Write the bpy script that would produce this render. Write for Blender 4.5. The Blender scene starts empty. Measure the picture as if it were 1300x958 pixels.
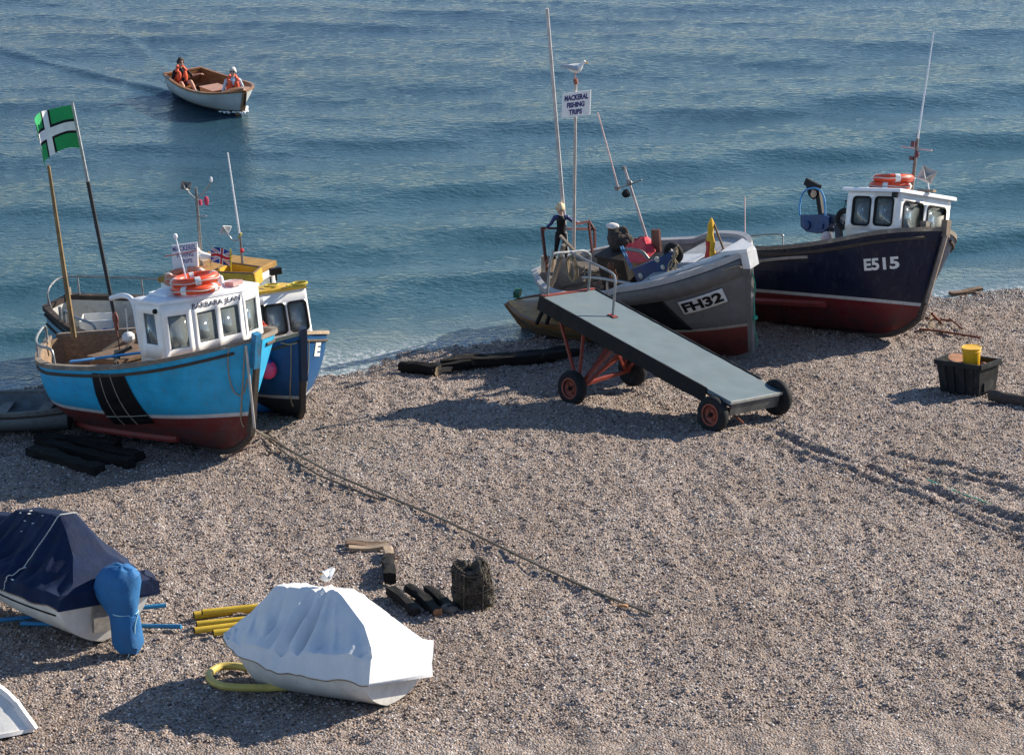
import bpy, bmesh, math, random
import numpy as np
from mathutils import Matrix, Vector, noise as mnoise
random.seed(7); rng = np.random.default_rng(11)
PI = math.pi; R = math.radians
S = bpy.context.scene; COL = S.collection

# ------------------------------------------------------------------ camera and photograph geometry
F = 3850.; H = 20.; PIT = R(20.5)
AX = np.array([1., 0, 0]); AU = np.array([0, math.sin(PIT), math.cos(PIT)]); AD = np.array([0, math.cos(PIT), -math.sin(PIT)])
CAM = np.array([0, 0, H])
SL = .14; P0 = np.array([-9.53, 52.82]); ND = np.array([.283, -.959])
def ray(u, v): return AD + AX*(u-650)/F - AU*(v-479)/F
def up_beach(x, y): return (x-P0[0])*ND[0] + (y-P0[1])*ND[1]
def beach_z(x, y): return SL*up_beach(x, y)
def on_beach(u, v, h=0.):
    r = ray(u, v); t = 50.
    for i in range(20):
        p = CAM + r*t; e = p[2]-beach_z(p[0], p[1])-h
        t += e/(-r[2] + SL*(r[0]*ND[0]+r[1]*ND[1]))
    return CAM + r*t
def on_z(u, v, z): r = ray(u, v); return CAM + r*(z-H)/r[2]
def on_y(u, v, y): r = ray(u, v); return CAM + r*y/r[1]
def rot(yaw, pitch, roll):
    cy, sy, cp, sp, cr, sr = math.cos(yaw), math.sin(yaw), math.cos(pitch), math.sin(pitch), math.cos(roll), math.sin(roll)
    return np.array([[cy,-sy,0],[sy,cy,0],[0,0,1]]) @ np.array([[cp,0,-sp],[0,1,0],[sp,0,cp]]) @ np.array([[1,0,0],[0,cr,-sr],[0,sr,cr]])
class Pose:
    def __init__(s, loc, rm): s.loc = np.array(loc, float); s.R = rm
    def w(s, l): return np.asarray(l, float) @ s.R.T + s.loc
    def l(s, w): return (np.asarray(w, float)-s.loc) @ s.R
    def px(s, u, v, ax, val):
        """the point of the boat's own plane ax = val that the photograph shows at (u, v)"""
        o = s.R.T @ (CAM-s.loc); d = s.R.T @ ray(u, v); i = 'xyz'.index(ax)
        return o + d*(val-o[i])/d[i]
    def matrix(s):
        m = Matrix.Identity(4)
        for i in range(3):
            for j in range(3): m[i][j] = s.R[i, j]
            m[i][3] = s.loc[i]
        return m
def pose_deg(x, y, z, yaw, pitch, roll): return Pose((x, y, z), rot(R(yaw), R(pitch), R(roll)))
def beach_pose(w, yaw, roll=0, pitch=0, dz=0):
    n = np.array([-SL*ND[0], -SL*ND[1], 1.]); n /= np.linalg.norm(n)
    f = np.array([math.cos(yaw), math.sin(yaw), 0.]); f = f - n*(f @ n); f /= np.linalg.norm(f)
    l = np.cross(n, f)
    return Pose(np.array([w[0], w[1], beach_z(w[0], w[1])]) + n*dz, np.stack([f, l, n], 1) @ rot(0, pitch, roll))

# ------------------------------------------------------------------ materials
MATS = {}
def new_mat(name):
    m = bpy.data.materials.new(name); m.use_nodes = True; nt = m.node_tree; nt.nodes.clear()
    out = nt.nodes.new('ShaderNodeOutputMaterial'); b = nt.nodes.new('ShaderNodeBsdfPrincipled')
    nt.links.new(b.outputs[0], out.inputs[0]); return m, nt, b, out
def N(nt, t, **k):
    n = nt.nodes.new(t)
    for a, v in k.items():
        if a == 'i':
            for kk, vv in v.items():
                if isinstance(vv, bpy.types.NodeSocket): nt.links.new(vv, n.inputs[kk])
                else: n.inputs[kk].default_value = vv
        else: setattr(n, a, v)
    return n
def rgb(c): return (c[0], c[1], c[2], 1.)
def mixc(nt, f, a, b, bt='MIX'):
    n = nt.nodes.new('ShaderNodeMix'); n.data_type = 'RGBA'; n.blend_type = bt
    for sock, v in ((n.inputs[0], f), (n.inputs[6], a), (n.inputs[7], b)):
        if isinstance(v, bpy.types.NodeSocket): nt.links.new(v, sock)
        elif isinstance(v, (int, float)): sock.default_value = v
        else: sock.default_value = rgb(v)
    return n.outputs[2]
def mth(nt, op, a, b=0., c=None):
    n = nt.nodes.new('ShaderNodeMath'); n.operation = op
    for i, v in enumerate((a, b, c)):
        if v is None: continue
        if isinstance(v, bpy.types.NodeSocket): nt.links.new(v, n.inputs[i])
        else: n.inputs[i].default_value = v
    return n.outputs[0]
def ramp(nt, f, lo, hi): return N(nt, 'ShaderNodeMapRange', i={0: f, 1: lo, 2: hi, 3: 0., 4: 1.}).outputs[0]
def tex_noise(nt, vec, scale, detail=4, rough=.6):
    n = N(nt, 'ShaderNodeTexNoise', i={'Scale': scale, 'Detail': detail, 'Roughness': rough})
    if vec is not None: nt.links.new(vec, n.inputs['Vector'])
    return n.outputs[0]
def stretched(nt, vec, sx, sy, sz):
    n = N(nt, 'ShaderNodeMapping'); n.inputs['Scale'].default_value = (sx, sy, sz); nt.links.new(vec, n.inputs[0]); return n.outputs[0]
def M(name, col, rough=.6, var=.25, ns=6., bump=0., bs=40., metal=0., wear=None, wl=(.58, .72), ws=5., grain=None):
    """painted / wooden / metal surface: base colour with soft variation, optional worn patches and wood grain"""
    if name in MATS: return MATS[name]
    m, nt, b, out = new_mat(name); oc = N(nt, 'ShaderNodeTexCoord').outputs['Object']
    nz = tex_noise(nt, oc, ns, 5, .65)
    c = mixc(nt, ramp(nt, nz, .3, .7), [x*(1-var) for x in col], [min(1, x*(1+var)) for x in col])
    if grain:
        g = tex_noise(nt, stretched(nt, oc, *grain), 1., 6, .7)
        c = mixc(nt, ramp(nt, g, .35, .65), c, [x*.5 for x in col], 'MIX')
        c = mixc(nt, .5, c, c)
    if wear:
        c = mixc(nt, ramp(nt, tex_noise(nt, oc, ws, 8, .7), *wl), c, wear)
    nt.links.new(c, b.inputs['Base Color'])
    b.inputs['Metallic'].default_value = metal
    if not metal and max(col) < .05: b.inputs['Specular IOR Level'].default_value = .22
    rr = N(nt, 'ShaderNodeMapRange', i={0: nz, 1: .3, 2: .7, 3: max(.03, rough-.08), 4: min(1, rough+.1)})
    nt.links.new(rr.outputs[0], b.inputs['Roughness'])
    if bump:
        bn = N(nt, 'ShaderNodeBump', i={'Strength': bump, 'Distance': .01, 'Height': tex_noise(nt, oc, bs, 4, .7)})
        nt.links.new(bn.outputs[0], b.inputs['Normal'])
    MATS[name] = m; return m
def hull_mat(name, zw, band, top, stripe, bottom, slope=0., rough=.35, upper=None, zup=None, dirt=(.12, .1, .08), damt=.45, planks=0.):
    """boat paint: antifouling below the waterline, boot stripe, topsides; streaks of dirt and scuffs"""
    m, nt, b, out = new_mat(name); oc = N(nt, 'ShaderNodeTexCoord').outputs['Object']
    sp = N(nt, 'ShaderNodeSeparateXYZ', i={0: oc}); z = mth(nt, 'ADD', sp.outputs[2], mth(nt, 'MULTIPLY', sp.outputs[0], slope))
    nz = tex_noise(nt, oc, 3.5, 6, .65)
    def v(col, k=.16): return mixc(nt, ramp(nt, nz, .3, .7), [x*(1-k) for x in col], [min(1, x*(1+k)) for x in col])
    c = mixc(nt, mth(nt, 'GREATER_THAN', z, zw), v(bottom, .35), v(stripe, .12))
    c = mixc(nt, mth(nt, 'GREATER_THAN', z, zw+band), c, v(top))
    if upper: c = mixc(nt, mth(nt, 'GREATER_THAN', z, zup), c, v(upper))
    st = tex_noise(nt, stretched(nt, oc, 9, 9, .9), 1., 6, .75)
    c = mixc(nt, mth(nt, 'MULTIPLY', ramp(nt, st, .52, .78), damt), c, dirt)
    rs = tex_noise(nt, stretched(nt, oc, 5, 5, .5), 1., 5, .7); c = mixc(nt, mth(nt, 'MULTIPLY', mth(nt, 'MULTIPLY', ramp(nt, rs, .62, .72), ramp(nt, z, zw-.1, zw+1.2)), .4), c, (.16, .075, .035))
    sc = tex_noise(nt, stretched(nt, oc, 2.2, 2.2, 14), 1., 7, .75)
    c = mixc(nt, mth(nt, 'MULTIPLY', ramp(nt, sc, .62, .75), .35), c, [min(1, x*1.6+.03) for x in top])
    low_dirt_shade = ramp(nt, z, zw+.25, zw-.3)
    c = mixc(nt, mth(nt, 'MULTIPLY', mth(nt, 'MULTIPLY', low_dirt_shade, ramp(nt, nz, .3, .6)), .8), c, [x*.35 for x in dirt])  # black-brown low on the hull: grime plus painted-in shade under the boat
    nt.links.new(c, b.inputs['Base Color'])
    b.inputs['Specular IOR Level'].default_value = .3
    nt.links.new(N(nt, 'ShaderNodeMapRange', i={0: nz, 1: .3, 2: .7, 3: rough-.05, 4: rough+.2}).outputs[0], b.inputs['Roughness'])
    hgt = tex_noise(nt, oc, 14, 4, .6)
    if planks:
        fr = mth(nt, 'FRACT', mth(nt, 'MULTIPLY', z, 1./planks)); hgt = mth(nt, 'ADD', mth(nt, 'MULTIPLY', hgt, .3), ramp(nt, fr, 0., .12))
    nt.links.new(N(nt, 'ShaderNodeBump', i={'Strength': .25, 'Distance': .012, 'Height': hgt}).outputs[0], b.inputs['Normal'])
    MATS[name] = m; return m
def glass_mat(name, tint, opac):
    m, nt, b, out = new_mat(name); nt.nodes.remove(b)
    tr = N(nt, 'ShaderNodeBsdfTransparent'); tr.inputs[0].default_value = rgb(tint)
    gl = N(nt, 'ShaderNodeBsdfGlossy', i={'Roughness': .04}); gl.inputs[0].default_value = (.9, .95, 1, 1)
    fr = N(nt, 'ShaderNodeFresnel', i={'IOR': 1.5}); df = N(nt, 'ShaderNodeBsdfDiffuse'); df.inputs[0].default_value = (.42, .47, .46, 1)  # salt haze, thickened to paint in the light seen through the wheelhouse
    m1 = N(nt, 'ShaderNodeMixShader', i={0: opac, 1: tr.outputs[0], 2: df.outputs[0]})
    m2 = N(nt, 'ShaderNodeMixShader', i={0: mth(nt, 'ADD', fr.outputs[0], .03), 1: m1.outputs[0], 2: gl.outputs[0]})
    nt.links.new(m2.outputs[0], out.inputs[0]); MATS[name] = m; return m

white = M('white_paint', (.83, .81, .78), .38, .06, 5, wear=(.5, .46, .4), wl=(.66, .8))
white_roof = M('white_roof_paint', (.74, .76, .8), .45, .08, 4, wear=(.5, .48, .44), wl=(.62, .8))
yellow_paint = M('yellow_paint', (.62, .38, .035), .5, .18, 4, wear=(.36, .28, .12), wl=(.58, .75))
wood_grey = M('weathered_wood', (.26, .21, .165), .8, .3, 5, .6, 60, grain=(3, 40, 40), wear=(.4, .36, .3), wl=(.55, .7))
wood_dark = M('dark_wood', (.085, .06, .045), .8, .4, 6, .7, 50, grain=(3, 40, 40))
wood_brown = M('brown_wood', (.21, .125, .07), .72, .3, 5, .5, 50, grain=(3, 40, 40), wear=(.3, .22, .15), wl=(.55, .7))
wood_pale = M('pale_wood', (.42, .31, .21), .7, .25, 5, .4, 50, grain=(3, 40, 40))
varnish = M('varnished_wood', (.33, .15, .055), .35, .25, 6, .2, 50, grain=(4, 40, 40))
varnish_light = M('light_varnished_planks', (.6, .36, .15), .4, .22, 6, .2, 50, grain=(4, 30, 30))
timber = M('tarred_timber', (.011, .0095, .0085), .85, .5, 7, 1., 40, wear=(.07, .055, .045), wl=(.6, .75))
steel = M('galvanised_steel', (.27, .275, .28), .45, .3, 12, metal=.6)
steel_dark = M('dull_steel', (.2, .2, .2), .5, .3, 10, metal=.5, wear=(.16, .08, .04), wl=(.58, .7))
white_tube = M('white_tube', (.72, .73, .76), .35, .08)
rust = M('rusty_steel', (.17, .055, .03), .8, .4, 9, .4, 60, wear=(.08, .04, .03))
red_steel = M('red_painted_steel', (.22, .034, .02), .55, .25, 8, wear=(.14, .06, .04), wl=(.56, .7))
rubber = M('black_rubber', (.012, .012, .013), .62, .3, 10, .3, 60)
tyre_mat = M('tyre_rubber', (.018, .018, .019), .75, .4, 8, .5, 40, wear=(.06, .055, .05), wl=(.55, .75))
black = M('black_paint', (.008, .008, .009), .5, .3, 6, wear=(.03, .03, .03))
orange = M('orange_plastic', (.72, .075, .02), .42, .12, 5, wear=(.6, .18, .1), wl=(.62, .8))
faded_orange = M('faded_orange_plastic', (.62, .2, .1), .55, .2, 5, wear=(.65, .4, .3), wl=(.5, .7))
band_white = M('reflective_band', (.72, .72, .7), .4, .08)
rope_tan = M('tan_rope', (.33, .26, .17), .9, .3, 30, .6, 150)
rope_dark = M('dark_rope', (.09, .075, .06), .9, .3, 30, .6, 150)
rope_green = M('green_line', (.03, .28, .2), .8, .2, 30)
rope_white = M('pale_line', (.55, .55, .52), .8, .15, 30)
blue_steel = M('blue_painted_steel', (.012, .045, .14), .5, .3, 7, wear=(.05, .05, .06), wl=(.6, .75))
blue_bright = M('bright_blue_plastic', (.02, .2, .5), .4, .18, 5)
glass = glass_mat('window_glass', (.72, .76, .75), .3)
glass_pale = glass_mat('hazy_lightened_glass', (.62, .66, .66), .42)

# ------------------------------------------------------------------ mesh building
class MB:
    def __init__(s): s.v = []; s.f = []; s.m = []
    def add(s, vs, fs, mi=0):
        o = len(s.v); s.v += [tuple(float(q) for q in p) for p in vs]
        for f in fs: s.f.append([o+i for i in f]); s.m.append(mi)
    def box(s, c, sz, rm=None, mi=0):
        vs = [np.array([x*sz[0]/2, y*sz[1]/2, z*sz[2]/2]) for x in (-1, 1) for y in (-1, 1) for z in (-1, 1)]
        if rm is not None: vs = [rm @ p for p in vs]
        s.add([np.array(c)+p for p in vs], [(0,1,3,2),(4,6,7,5),(0,4,5,1),(2,3,7,6),(0,2,6,4),(1,5,7,3)], mi)
    def bar(s, a, b, w, h, up=(0, 0, 1), mi=0):
        a, b = np.array(a, float), np.array(b, float); d = b-a; L = np.linalg.norm(d); d /= L
        u = np.array(up, float); u = u-d*(u @ d)
        if np.linalg.norm(u) < 1e-4: u = np.array([1., 0, 0])-d*d[0]
        u /= np.linalg.norm(u); l = np.cross(u, d)
        s.box((a+b)/2, (L, w, h), np.stack([d, l, u], 1), mi)
    def ring(s, c, d, r, n, sq=1., ph=0.):
        d = np.array(d, float); d /= np.linalg.norm(d)
        u = np.array([0, 0, 1.]) if abs(d[2]) < .9 else np.array([1., 0, 0])
        u = u-d*(u @ d); u /= np.linalg.norm(u); l = np.cross(d, u)
        return [np.array(c)+r*(math.cos(2*PI*i/n+ph)*l+sq*math.sin(2*PI*i/n+ph)*u) for i in range(n)]
    def tube(s, pts, r, n=8, closed=False, mi=0, cap=True):
        pts = [np.array(p, float) for p in pts]; k = len(pts); rr = r if hasattr(r, '__len__') else [r]*k; rings = []
        u = None
        for i in range(k):
            d = (pts[(i+1) % k]-pts[i-1]) if closed else (pts[min(i+1, k-1)]-pts[max(i-1, 0)])
            d = d/(np.linalg.norm(d)+1e-9)
            if u is None: u = np.array([0, 0, 1.]) if abs(d[2]) < .9 else np.array([1., 0, 0])
            u = u-d*(u @ d); u /= (np.linalg.norm(u)+1e-9); l = np.cross(d, u)
            rings.append([pts[i]+rr[i]*(math.cos(2*PI*j/n)*l+math.sin(2*PI*j/n)*u) for j in range(n)])
        vs = [p for q in rings for p in q]; fs = []
        for i in range(k if closed else k-1):
            for j in range(n): a = i*n; b = ((i+1) % k)*n; fs.append((a+j, a+(j+1) % n, b+(j+1) % n, b+j))
        if cap and not closed: fs += [tuple(range(n))[::-1], tuple((k-1)*n+j for j in range(n))]
        s.add(vs, fs, mi)
    def lathe(s, prof, frame, n=20, mi=0, arc=None):
        o, rm = frame; vs = []; k = len(prof)
        for r, z in prof:
            for j in range(n): a = 2*PI*j/n; vs.append(np.array(o)+rm @ np.array([r*math.cos(a), r*math.sin(a), z]))
        fs = [(i*n+j, i*n+(j+1) % n, (i+1)*n+(j+1) % n, (i+1)*n+j) for i in range(k-1) for j in range(n)]
        if prof[0][0] > 1e-4: fs.append(tuple(range(n))[::-1])
        if prof[-1][0] > 1e-4: fs.append(tuple((k-1)*n+j for j in range(n)))
        s.add(vs, fs, mi)
    def grid(s, g, mi=0, closed=False):
        a, b = len(g), len(g[0]); vs = [p for row in g for p in row]
        fs = [(i*b+j, i*b+(j+1) % b, (i+1)*b+(j+1) % b, (i+1)*b+j) for i in range(a-1) for j in range(b if closed else b-1)]
        if callable(mi):
            for f in fs: pass
        s.add(vs, fs, mi)
    def poly(s, pts, mi=0): s.add(pts, [tuple(range(len(pts)))], mi)
    def prism(s, pts, ext, mi=0):
        n = len(pts); pts = [np.array(p, float) for p in pts]; e = np.array(ext, float)
        s.add(pts+[p+e for p in pts], [tuple(range(n))[::-1], tuple(range(n, 2*n))]+[(i, (i+1) % n, n+(i+1) % n, n+i) for i in range(n)], mi)
    def ball(s, c, r, mi=0, n=12, rm=None):
        r = np.array(r if hasattr(r, '__len__') else (r, r, r), float); k = n//2; g = []
        for i in range(k+1):
            th = PI*i/k
            row = [np.array([math.sin(th)*math.cos(2*PI*j/n), math.sin(th)*math.sin(2*PI*j/n), math.cos(th)])*r for j in range(n)]
            g.append([np.array(c)+(rm @ p if rm is not None else p) for p in row])
        s.grid(g, mi, True)
    def torus(s, c, Rr, r, rm=None, n=28, k=10, mi=0, a0=0., a1=2*PI, wob=0.):
        rm = np.eye(3) if rm is None else rm; cl = a1-a0 > 6.28; pts = []
        for i in range(n if cl else n+1):
            a = a0+(a1-a0)*i/n; q = Rr*(1+wob*math.sin(3*a+Rr*9)); pts.append(np.array(c)+rm @ np.array([q*math.cos(a), q*math.sin(a), 0]))
        s.tube(pts, r, k, cl, mi)
    def build(s, name, mats, parent=None, angle=35, smooth=True, solid=0.):
        me = bpy.data.meshes.new(name); me.from_pydata(s.v, [], s.f)
        for m in (mats if isinstance(mats, (list, tuple)) else [mats]): me.materials.append(m)
        me.polygons.foreach_set('material_index', s.m)
        bm = bmesh.new(); bm.from_mesh(me); bmesh.ops.remove_doubles(bm, verts=bm.verts, dist=1e-5)
        bmesh.ops.dissolve_degenerate(bm, edges=bm.edges, dist=1e-6)
        bmesh.ops.recalc_face_normals(bm, faces=bm.faces); bm.to_mesh(me); bm.free()
        if smooth:
            me.polygons.foreach_set('use_smooth', [True]*len(me.polygons)); me.set_sharp_from_angle(angle=R(angle))
        o = bpy.data.objects.new(name, me); COL.objects.link(o)
        if parent is not None: o.parent = parent
        if solid:
            md = o.modifiers.new('thickness', 'SOLIDIFY'); md.thickness = solid; md.offset = 0
        return o
def tag(o, label=None, cat=None, group=None, kind=None):
    if label: o['label'] = label
    if cat: o['category'] = cat
    if group: o['group'] = group
    if kind: o['kind'] = kind
    return o
def thing(name, pose, label, cat, group=None):
    o = bpy.data.objects.new(name, None); o.empty_display_size = .2; COL.objects.link(o)
    o.matrix_world = pose.matrix() if isinstance(pose, Pose) else Matrix.Translation(Vector([float(q) for q in pose]))
    return tag(o, label, cat, group)
def copy_tree(o, parent=None):
    c = o.copy(); COL.objects.link(c)
    if parent is not None: c.parent = parent
    for ch in [q for q in COL.objects if q.parent == o]: copy_tree(ch, c)
    return c
def frame_from(up, fwd=(1, 0, 0)):
    u = np.array(up, float); u /= np.linalg.norm(u); f = np.array(fwd, float); f -= u*(f @ u); f /= np.linalg.norm(f)
    return np.stack([f, np.cross(u, f), u], 1)
def smooth_path(pts, n=6):
    pts = [np.array(p, float) for p in pts]; out = []
    for i in range(len(pts)-1):
        p0, p1, p2, p3 = pts[max(i-1, 0)], pts[i], pts[i+1], pts[min(i+2, len(pts)-1)]
        for j in range(n):
            t = j/n; out.append(.5*((2*p1)+(-p0+p2)*t+(2*p0-5*p1+4*p2-p3)*t*t+(-p0+3*p1-3*p2+p3)*t**3))
    return out+[pts[-1]]
def text_mesh(txt, bold=.0, shear=0., spacing=1.):
    """flat lettering as (verts, faces), its box scaled to 0..1 x 0..1"""
    cu = bpy.data.curves.new('lettering', 'FONT'); cu.body = txt; cu.offset = bold; cu.resolution_u = 3; cu.space_character = spacing; cu.shear = shear
    o = bpy.data.objects.new('lettering', cu); COL.objects.link(o)
    dg = bpy.context.evaluated_depsgraph_get(); me = bpy.data.meshes.new_from_object(o.evaluated_get(dg))
    v = np.array([q.co[:2] for q in me.vertices]); f = [tuple(p.vertices) for p in me.polygons]
    COL.objects.unlink(o); bpy.data.objects.remove(o); bpy.data.curves.remove(cu); bpy.data.meshes.remove(me)
    asp = (v[:, 0].max()-v[:, 0].min())/(v[:, 1].max()-v[:, 1].min())
    v = (v-v.min(0))/(v.max(0)-v.min(0)); return v, f, asp
def text_on(name, txt, mapper, mat, parent, bold=.02, spacing=1.):
    v, f, a = text_mesh(txt, bold, 0, spacing); mb = MB(); mb.add([mapper(p[0], p[1]) for p in v], f); o = mb.build(name, mat, parent, smooth=False)
    return o
def quad_map(bl, br, tr, tl, off=(0, 0, 0)):
    bl, br, tr, tl, off = [np.array(q, float) for q in (bl, br, tr, tl, off)]
    return lambda a, b: (bl*(1-a)+br*a)*(1-b)+(tl*(1-a)+tr*a)*b+off
# ------------------------------------------------------------------ boat hulls
class Hull:
    def __init__(s, pose, **h): s.pose = pose; s.h = dict(ps=1., zk0=0., zk1=.25, ve=.85, rs=.1, step=None); s.h.update(h); s.L = h['L']
    def zs(s, t):
        h = s.h; z = h['z0']*(1-t)**2+2*h['zm']*t*(1-t)+h['z1']*t*t
        if h['step']: z = z+h['step'][2]*np.clip((t-h['step'][0])/(h['step'][1]-h['step'][0]), 0, 1)
        return z
    def zk(s, t): h = s.h; return h.get('zkm', 0)+h['zk1']*np.clip((t-.75)/.25, 0, 1)**2.5+h['zk0']*np.clip((.3-t)/.3, 0, 1)**2
    def pt(s, t, q, side, inset=0.):
        h = s.h; t = float(min(max(t, 0), 1)); q = float(min(max(q, 0), 1)); tm = h['tm']
        b = h['B']*((h['bs']+(1-h['bs'])*math.sin(PI/2*t/tm)**h['ps']) if t < tm else 1-((t-tm)/(1-tm))**h['pb'])
        zk = s.zk(t); z = zk+(s.zs(t)-zk)*q; w = np.clip((t-.35)/.65, 0, 1)**1.5
        g = ((1-(1-q)**2.6)**.75)*(1-w)+(q**h['ve'])*w
        x = t*h['L']-(1-q)*h['rk']*np.clip((t-.5)/.5, 0, 1)**2+(1-q)*h['rs']*np.clip((.3-t)/.3, 0, 1)
        return np.array([x, side*max(b*g-inset, 0), z])
    def q_at(s, t, z): zk = s.zk(t); return float(np.clip((z-zk)/(s.zs(t)-zk), 0, 1))
    def normal(s, t, q, side):
        a = s.pt(t+.004, q, side)-s.pt(t-.004, q, side); b = s.pt(t, q+.004, side)-s.pt(t, q-.004, side)
        n = np.cross(a, b); n /= np.linalg.norm(n)+1e-12
        return n if n[1]*side > 0 else -n
    def off(s, t, q, side, d): return s.pt(t, q, side)+s.normal(t, q, side)*d
    def find(s, u, v, side=-1, t=.5, q=.6):
        """(t, q) of the hull side seen at photo pixel (u, v)"""
        def res(p):
            w = s.pose.w(s.pt(p[0], p[1], side))-CAM; d = w @ AD
            return np.array([650+F*(w @ AX)/d-u, 479-F*(w @ AU)/d-v])
        p = np.array([t, q])
        for i in range(25):
            r = res(p); J = np.stack([(res(p+np.eye(2)[k]*1e-3)-r)/1e-3 for k in range(2)], 1)
            try: st = np.linalg.solve(J.T @ J+np.eye(2)*1., -J.T @ r)
            except Exception: break
            p = np.clip(p+np.clip(st, -.1, .1), .01, .995)
        return p
    def path(s, pts, side, d, n=10):
        out = []
        for (a, b), (c, e) in zip(pts[:-1], pts[1:]):
            for i in range(n): k = i/n; out.append(s.off(a+(c-a)*k, b+(e-b)*k, side, d))
        return out+[s.off(pts[-1][0], pts[-1][1], side, d)]
    def text(s, name, txt, corners, mat, parent, side=-1, d=.012, bold=.02, spacing=1.):
        """lettering following the planking; corners are (t, q) of bottom left, bottom right, top right, top left"""
        bl, br, tr, tl = [np.array(c, float) for c in corners]
        def f(a, b): p = (bl*(1-a)+br*a)*(1-b)+(tl*(1-a)+tr*a)*b; return s.off(p[0], p[1], side, d)
        return text_on(name, txt, f, mat, parent, bold, spacing)
    def plate(s, name, corners, mat, parent, side=-1, d=.008, n=10):
        bl, br, tr, tl = [np.array(c, float) for c in corners]; mb = MB()
        def f(a, b, dd): p = (bl*(1-a)+br*a)*(1-b)+(tl*(1-a)+tr*a)*b; return s.off(p[0], p[1], side, dd)
        mb.grid([[f(i/n, j/n, d) for j in range(n+1)] for i in range(n+1)])
        return mb.build(name, mat, parent, solid=.006)
    def build(s, parent, hm, inner, cap, deckmat, deck=.55, cap_w=.11, cap_h=.05, keel=None, strake=None, fore=None, foremat=None, nt=46, nq=16):
        ts = [1-(1-i/nt)**1.35 for i in range(nt+1)]; qs = [j/nq for j in range(nq+1)]
        mb = MB()
        for sd in (-1, 1): mb.grid([[s.pt(t, q, sd) for q in qs] for t in ts])
        if s.h['bs'] > .01: mb.grid([[s.pt(0, q, -1) for q in qs], [s.pt(0, q, -1)*np.array([1, 0, 1]) for q in qs], [s.pt(0, q, 1) for q in qs]])
        # inside of the bulwark down to the sole
        zd = lambda t: s.zs(t)-deck
        ti = [t for t in ts if t < .985]
        for sd in (-1, 1):
            mb.grid([[s.pt(t, 1, sd, .055*min(1, (1-t)*12)) if k == 0 else s.pt(t, s.q_at(t, s.zs(t)+(zd(t)-s.zs(t))*k/5), sd, .055) for k in range(6)] for t in ti], 1)
            mb.grid([[s.pt(t, 1, sd), s.pt(t, 1, sd, .055*min(1, (1-t)*12))] for t in ts], 1)
        t0 = .012
        mb.grid([[s.pt(t0, s.q_at(t0, s.zs(t0)+(zd(t0)-s.zs(t0))*k/5), sd, .055) for k in range(6)] for sd in (-1, 1)], 1)
        hull = mb.build('hull', [hm, inner], parent, 50)
        d = MB(); tt = [t for t in ts if t < (fore or .985)+.02]
        d.grid([[s.pt(t, s.q_at(t, zd(t)), -1, .05)*(1, k, 1) for k in (1, .5, 0, -.5, -1)] for t in tt])
        d.build('deck', deckmat, parent)
        if fore:
            fd = MB(); tf = [fore+(.99-fore)*i/16 for i in range(17)]
            fd.grid([[s.pt(t, 1, -1, .05)*(1, k, 1)+np.array([0, 0, .02+.07*(1-k*k)]) for k in (1, .6, .2, -.2, -.6, -1)] for t in tf])
            fd.poly([s.pt(fore, 1, -1, .05), s.pt(fore, 1, 1, .05), s.pt(fore, s.q_at(fore, zd(fore)), 1, .05), s.pt(fore, s.q_at(fore, zd(fore)), -1, .05)])
            fd.build('foredeck', foremat or deckmat, parent)
        g = MB()
        for sd in (-1, 1):
            rows = []
            for t in ts:
                p = s.pt(t, 1, sd); w = cap_w/2*min(1, .25+(1-t)*10)
                y0, y1 = (max(sd*p[1]-w-.01, 0)), sd*p[1]+w*.8
                rows.append([np.array([p[0], sd*y, p[2]+z]) for y, z in ((y0, 0.), (y0, cap_h), (y1, cap_h), (y1, -.012), (y0, 0.))])
            g.grid(rows); g.poly(rows[0][:4]); g.poly(rows[-1][:4])
        if s.h['bs'] > .12:
            a, b = s.pt(0, 1, -1), s.pt(0, 1, 1); g.bar(a+(0.02, 0, .02), b+(.02, 0, .02), .1, cap_h+.006)
        g.build('gunwale', cap, parent, 30)
        if strake:
            r = MB()
            for q, rad, sd in [(q, rad, sd) for q, rad in strake['at'] for sd in (-1, 1)]:
                pts = [s.off(t, q, sd, rad*.3) for t in ts if strake.get('t0', 0) <= t < strake.get('t1', .99)]
                r.tube(pts, rad, 6)
            r.build('rubbing_strake', strake['mat'], parent)
        k = MB(); ft = .12 if keel else 0
        if keel:
            edge = [s.pt(t, 0, 1)*(1, 0, 1) for t in [.02+i*.98/24 for i in range(25)]]
            out = [p+np.array([0, 0, -.06]) for p in edge]
            st = [s.pt(1, q, 1)*(1, 0, 1) for q in [i/10 for i in range(11)]]
            so = [p+np.array([.05, 0, -.0]) for p in st]; so[0] = so[0]+np.array([-.02, 0, -.04])
            k.prism([p+np.array([0, -.045, 0]) for p in (out+so+st[::-1][0:1]+[st[-1]+np.array([-.06, 0, 0])]+[q+np.array([-.06, 0, .03]) for q in st[::-1][1:]]+[q+np.array([0, 0, .03]) for q in edge[::-1]])], (0, .09, 0))
            k.build('keel', keel, parent)
        return hull

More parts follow.
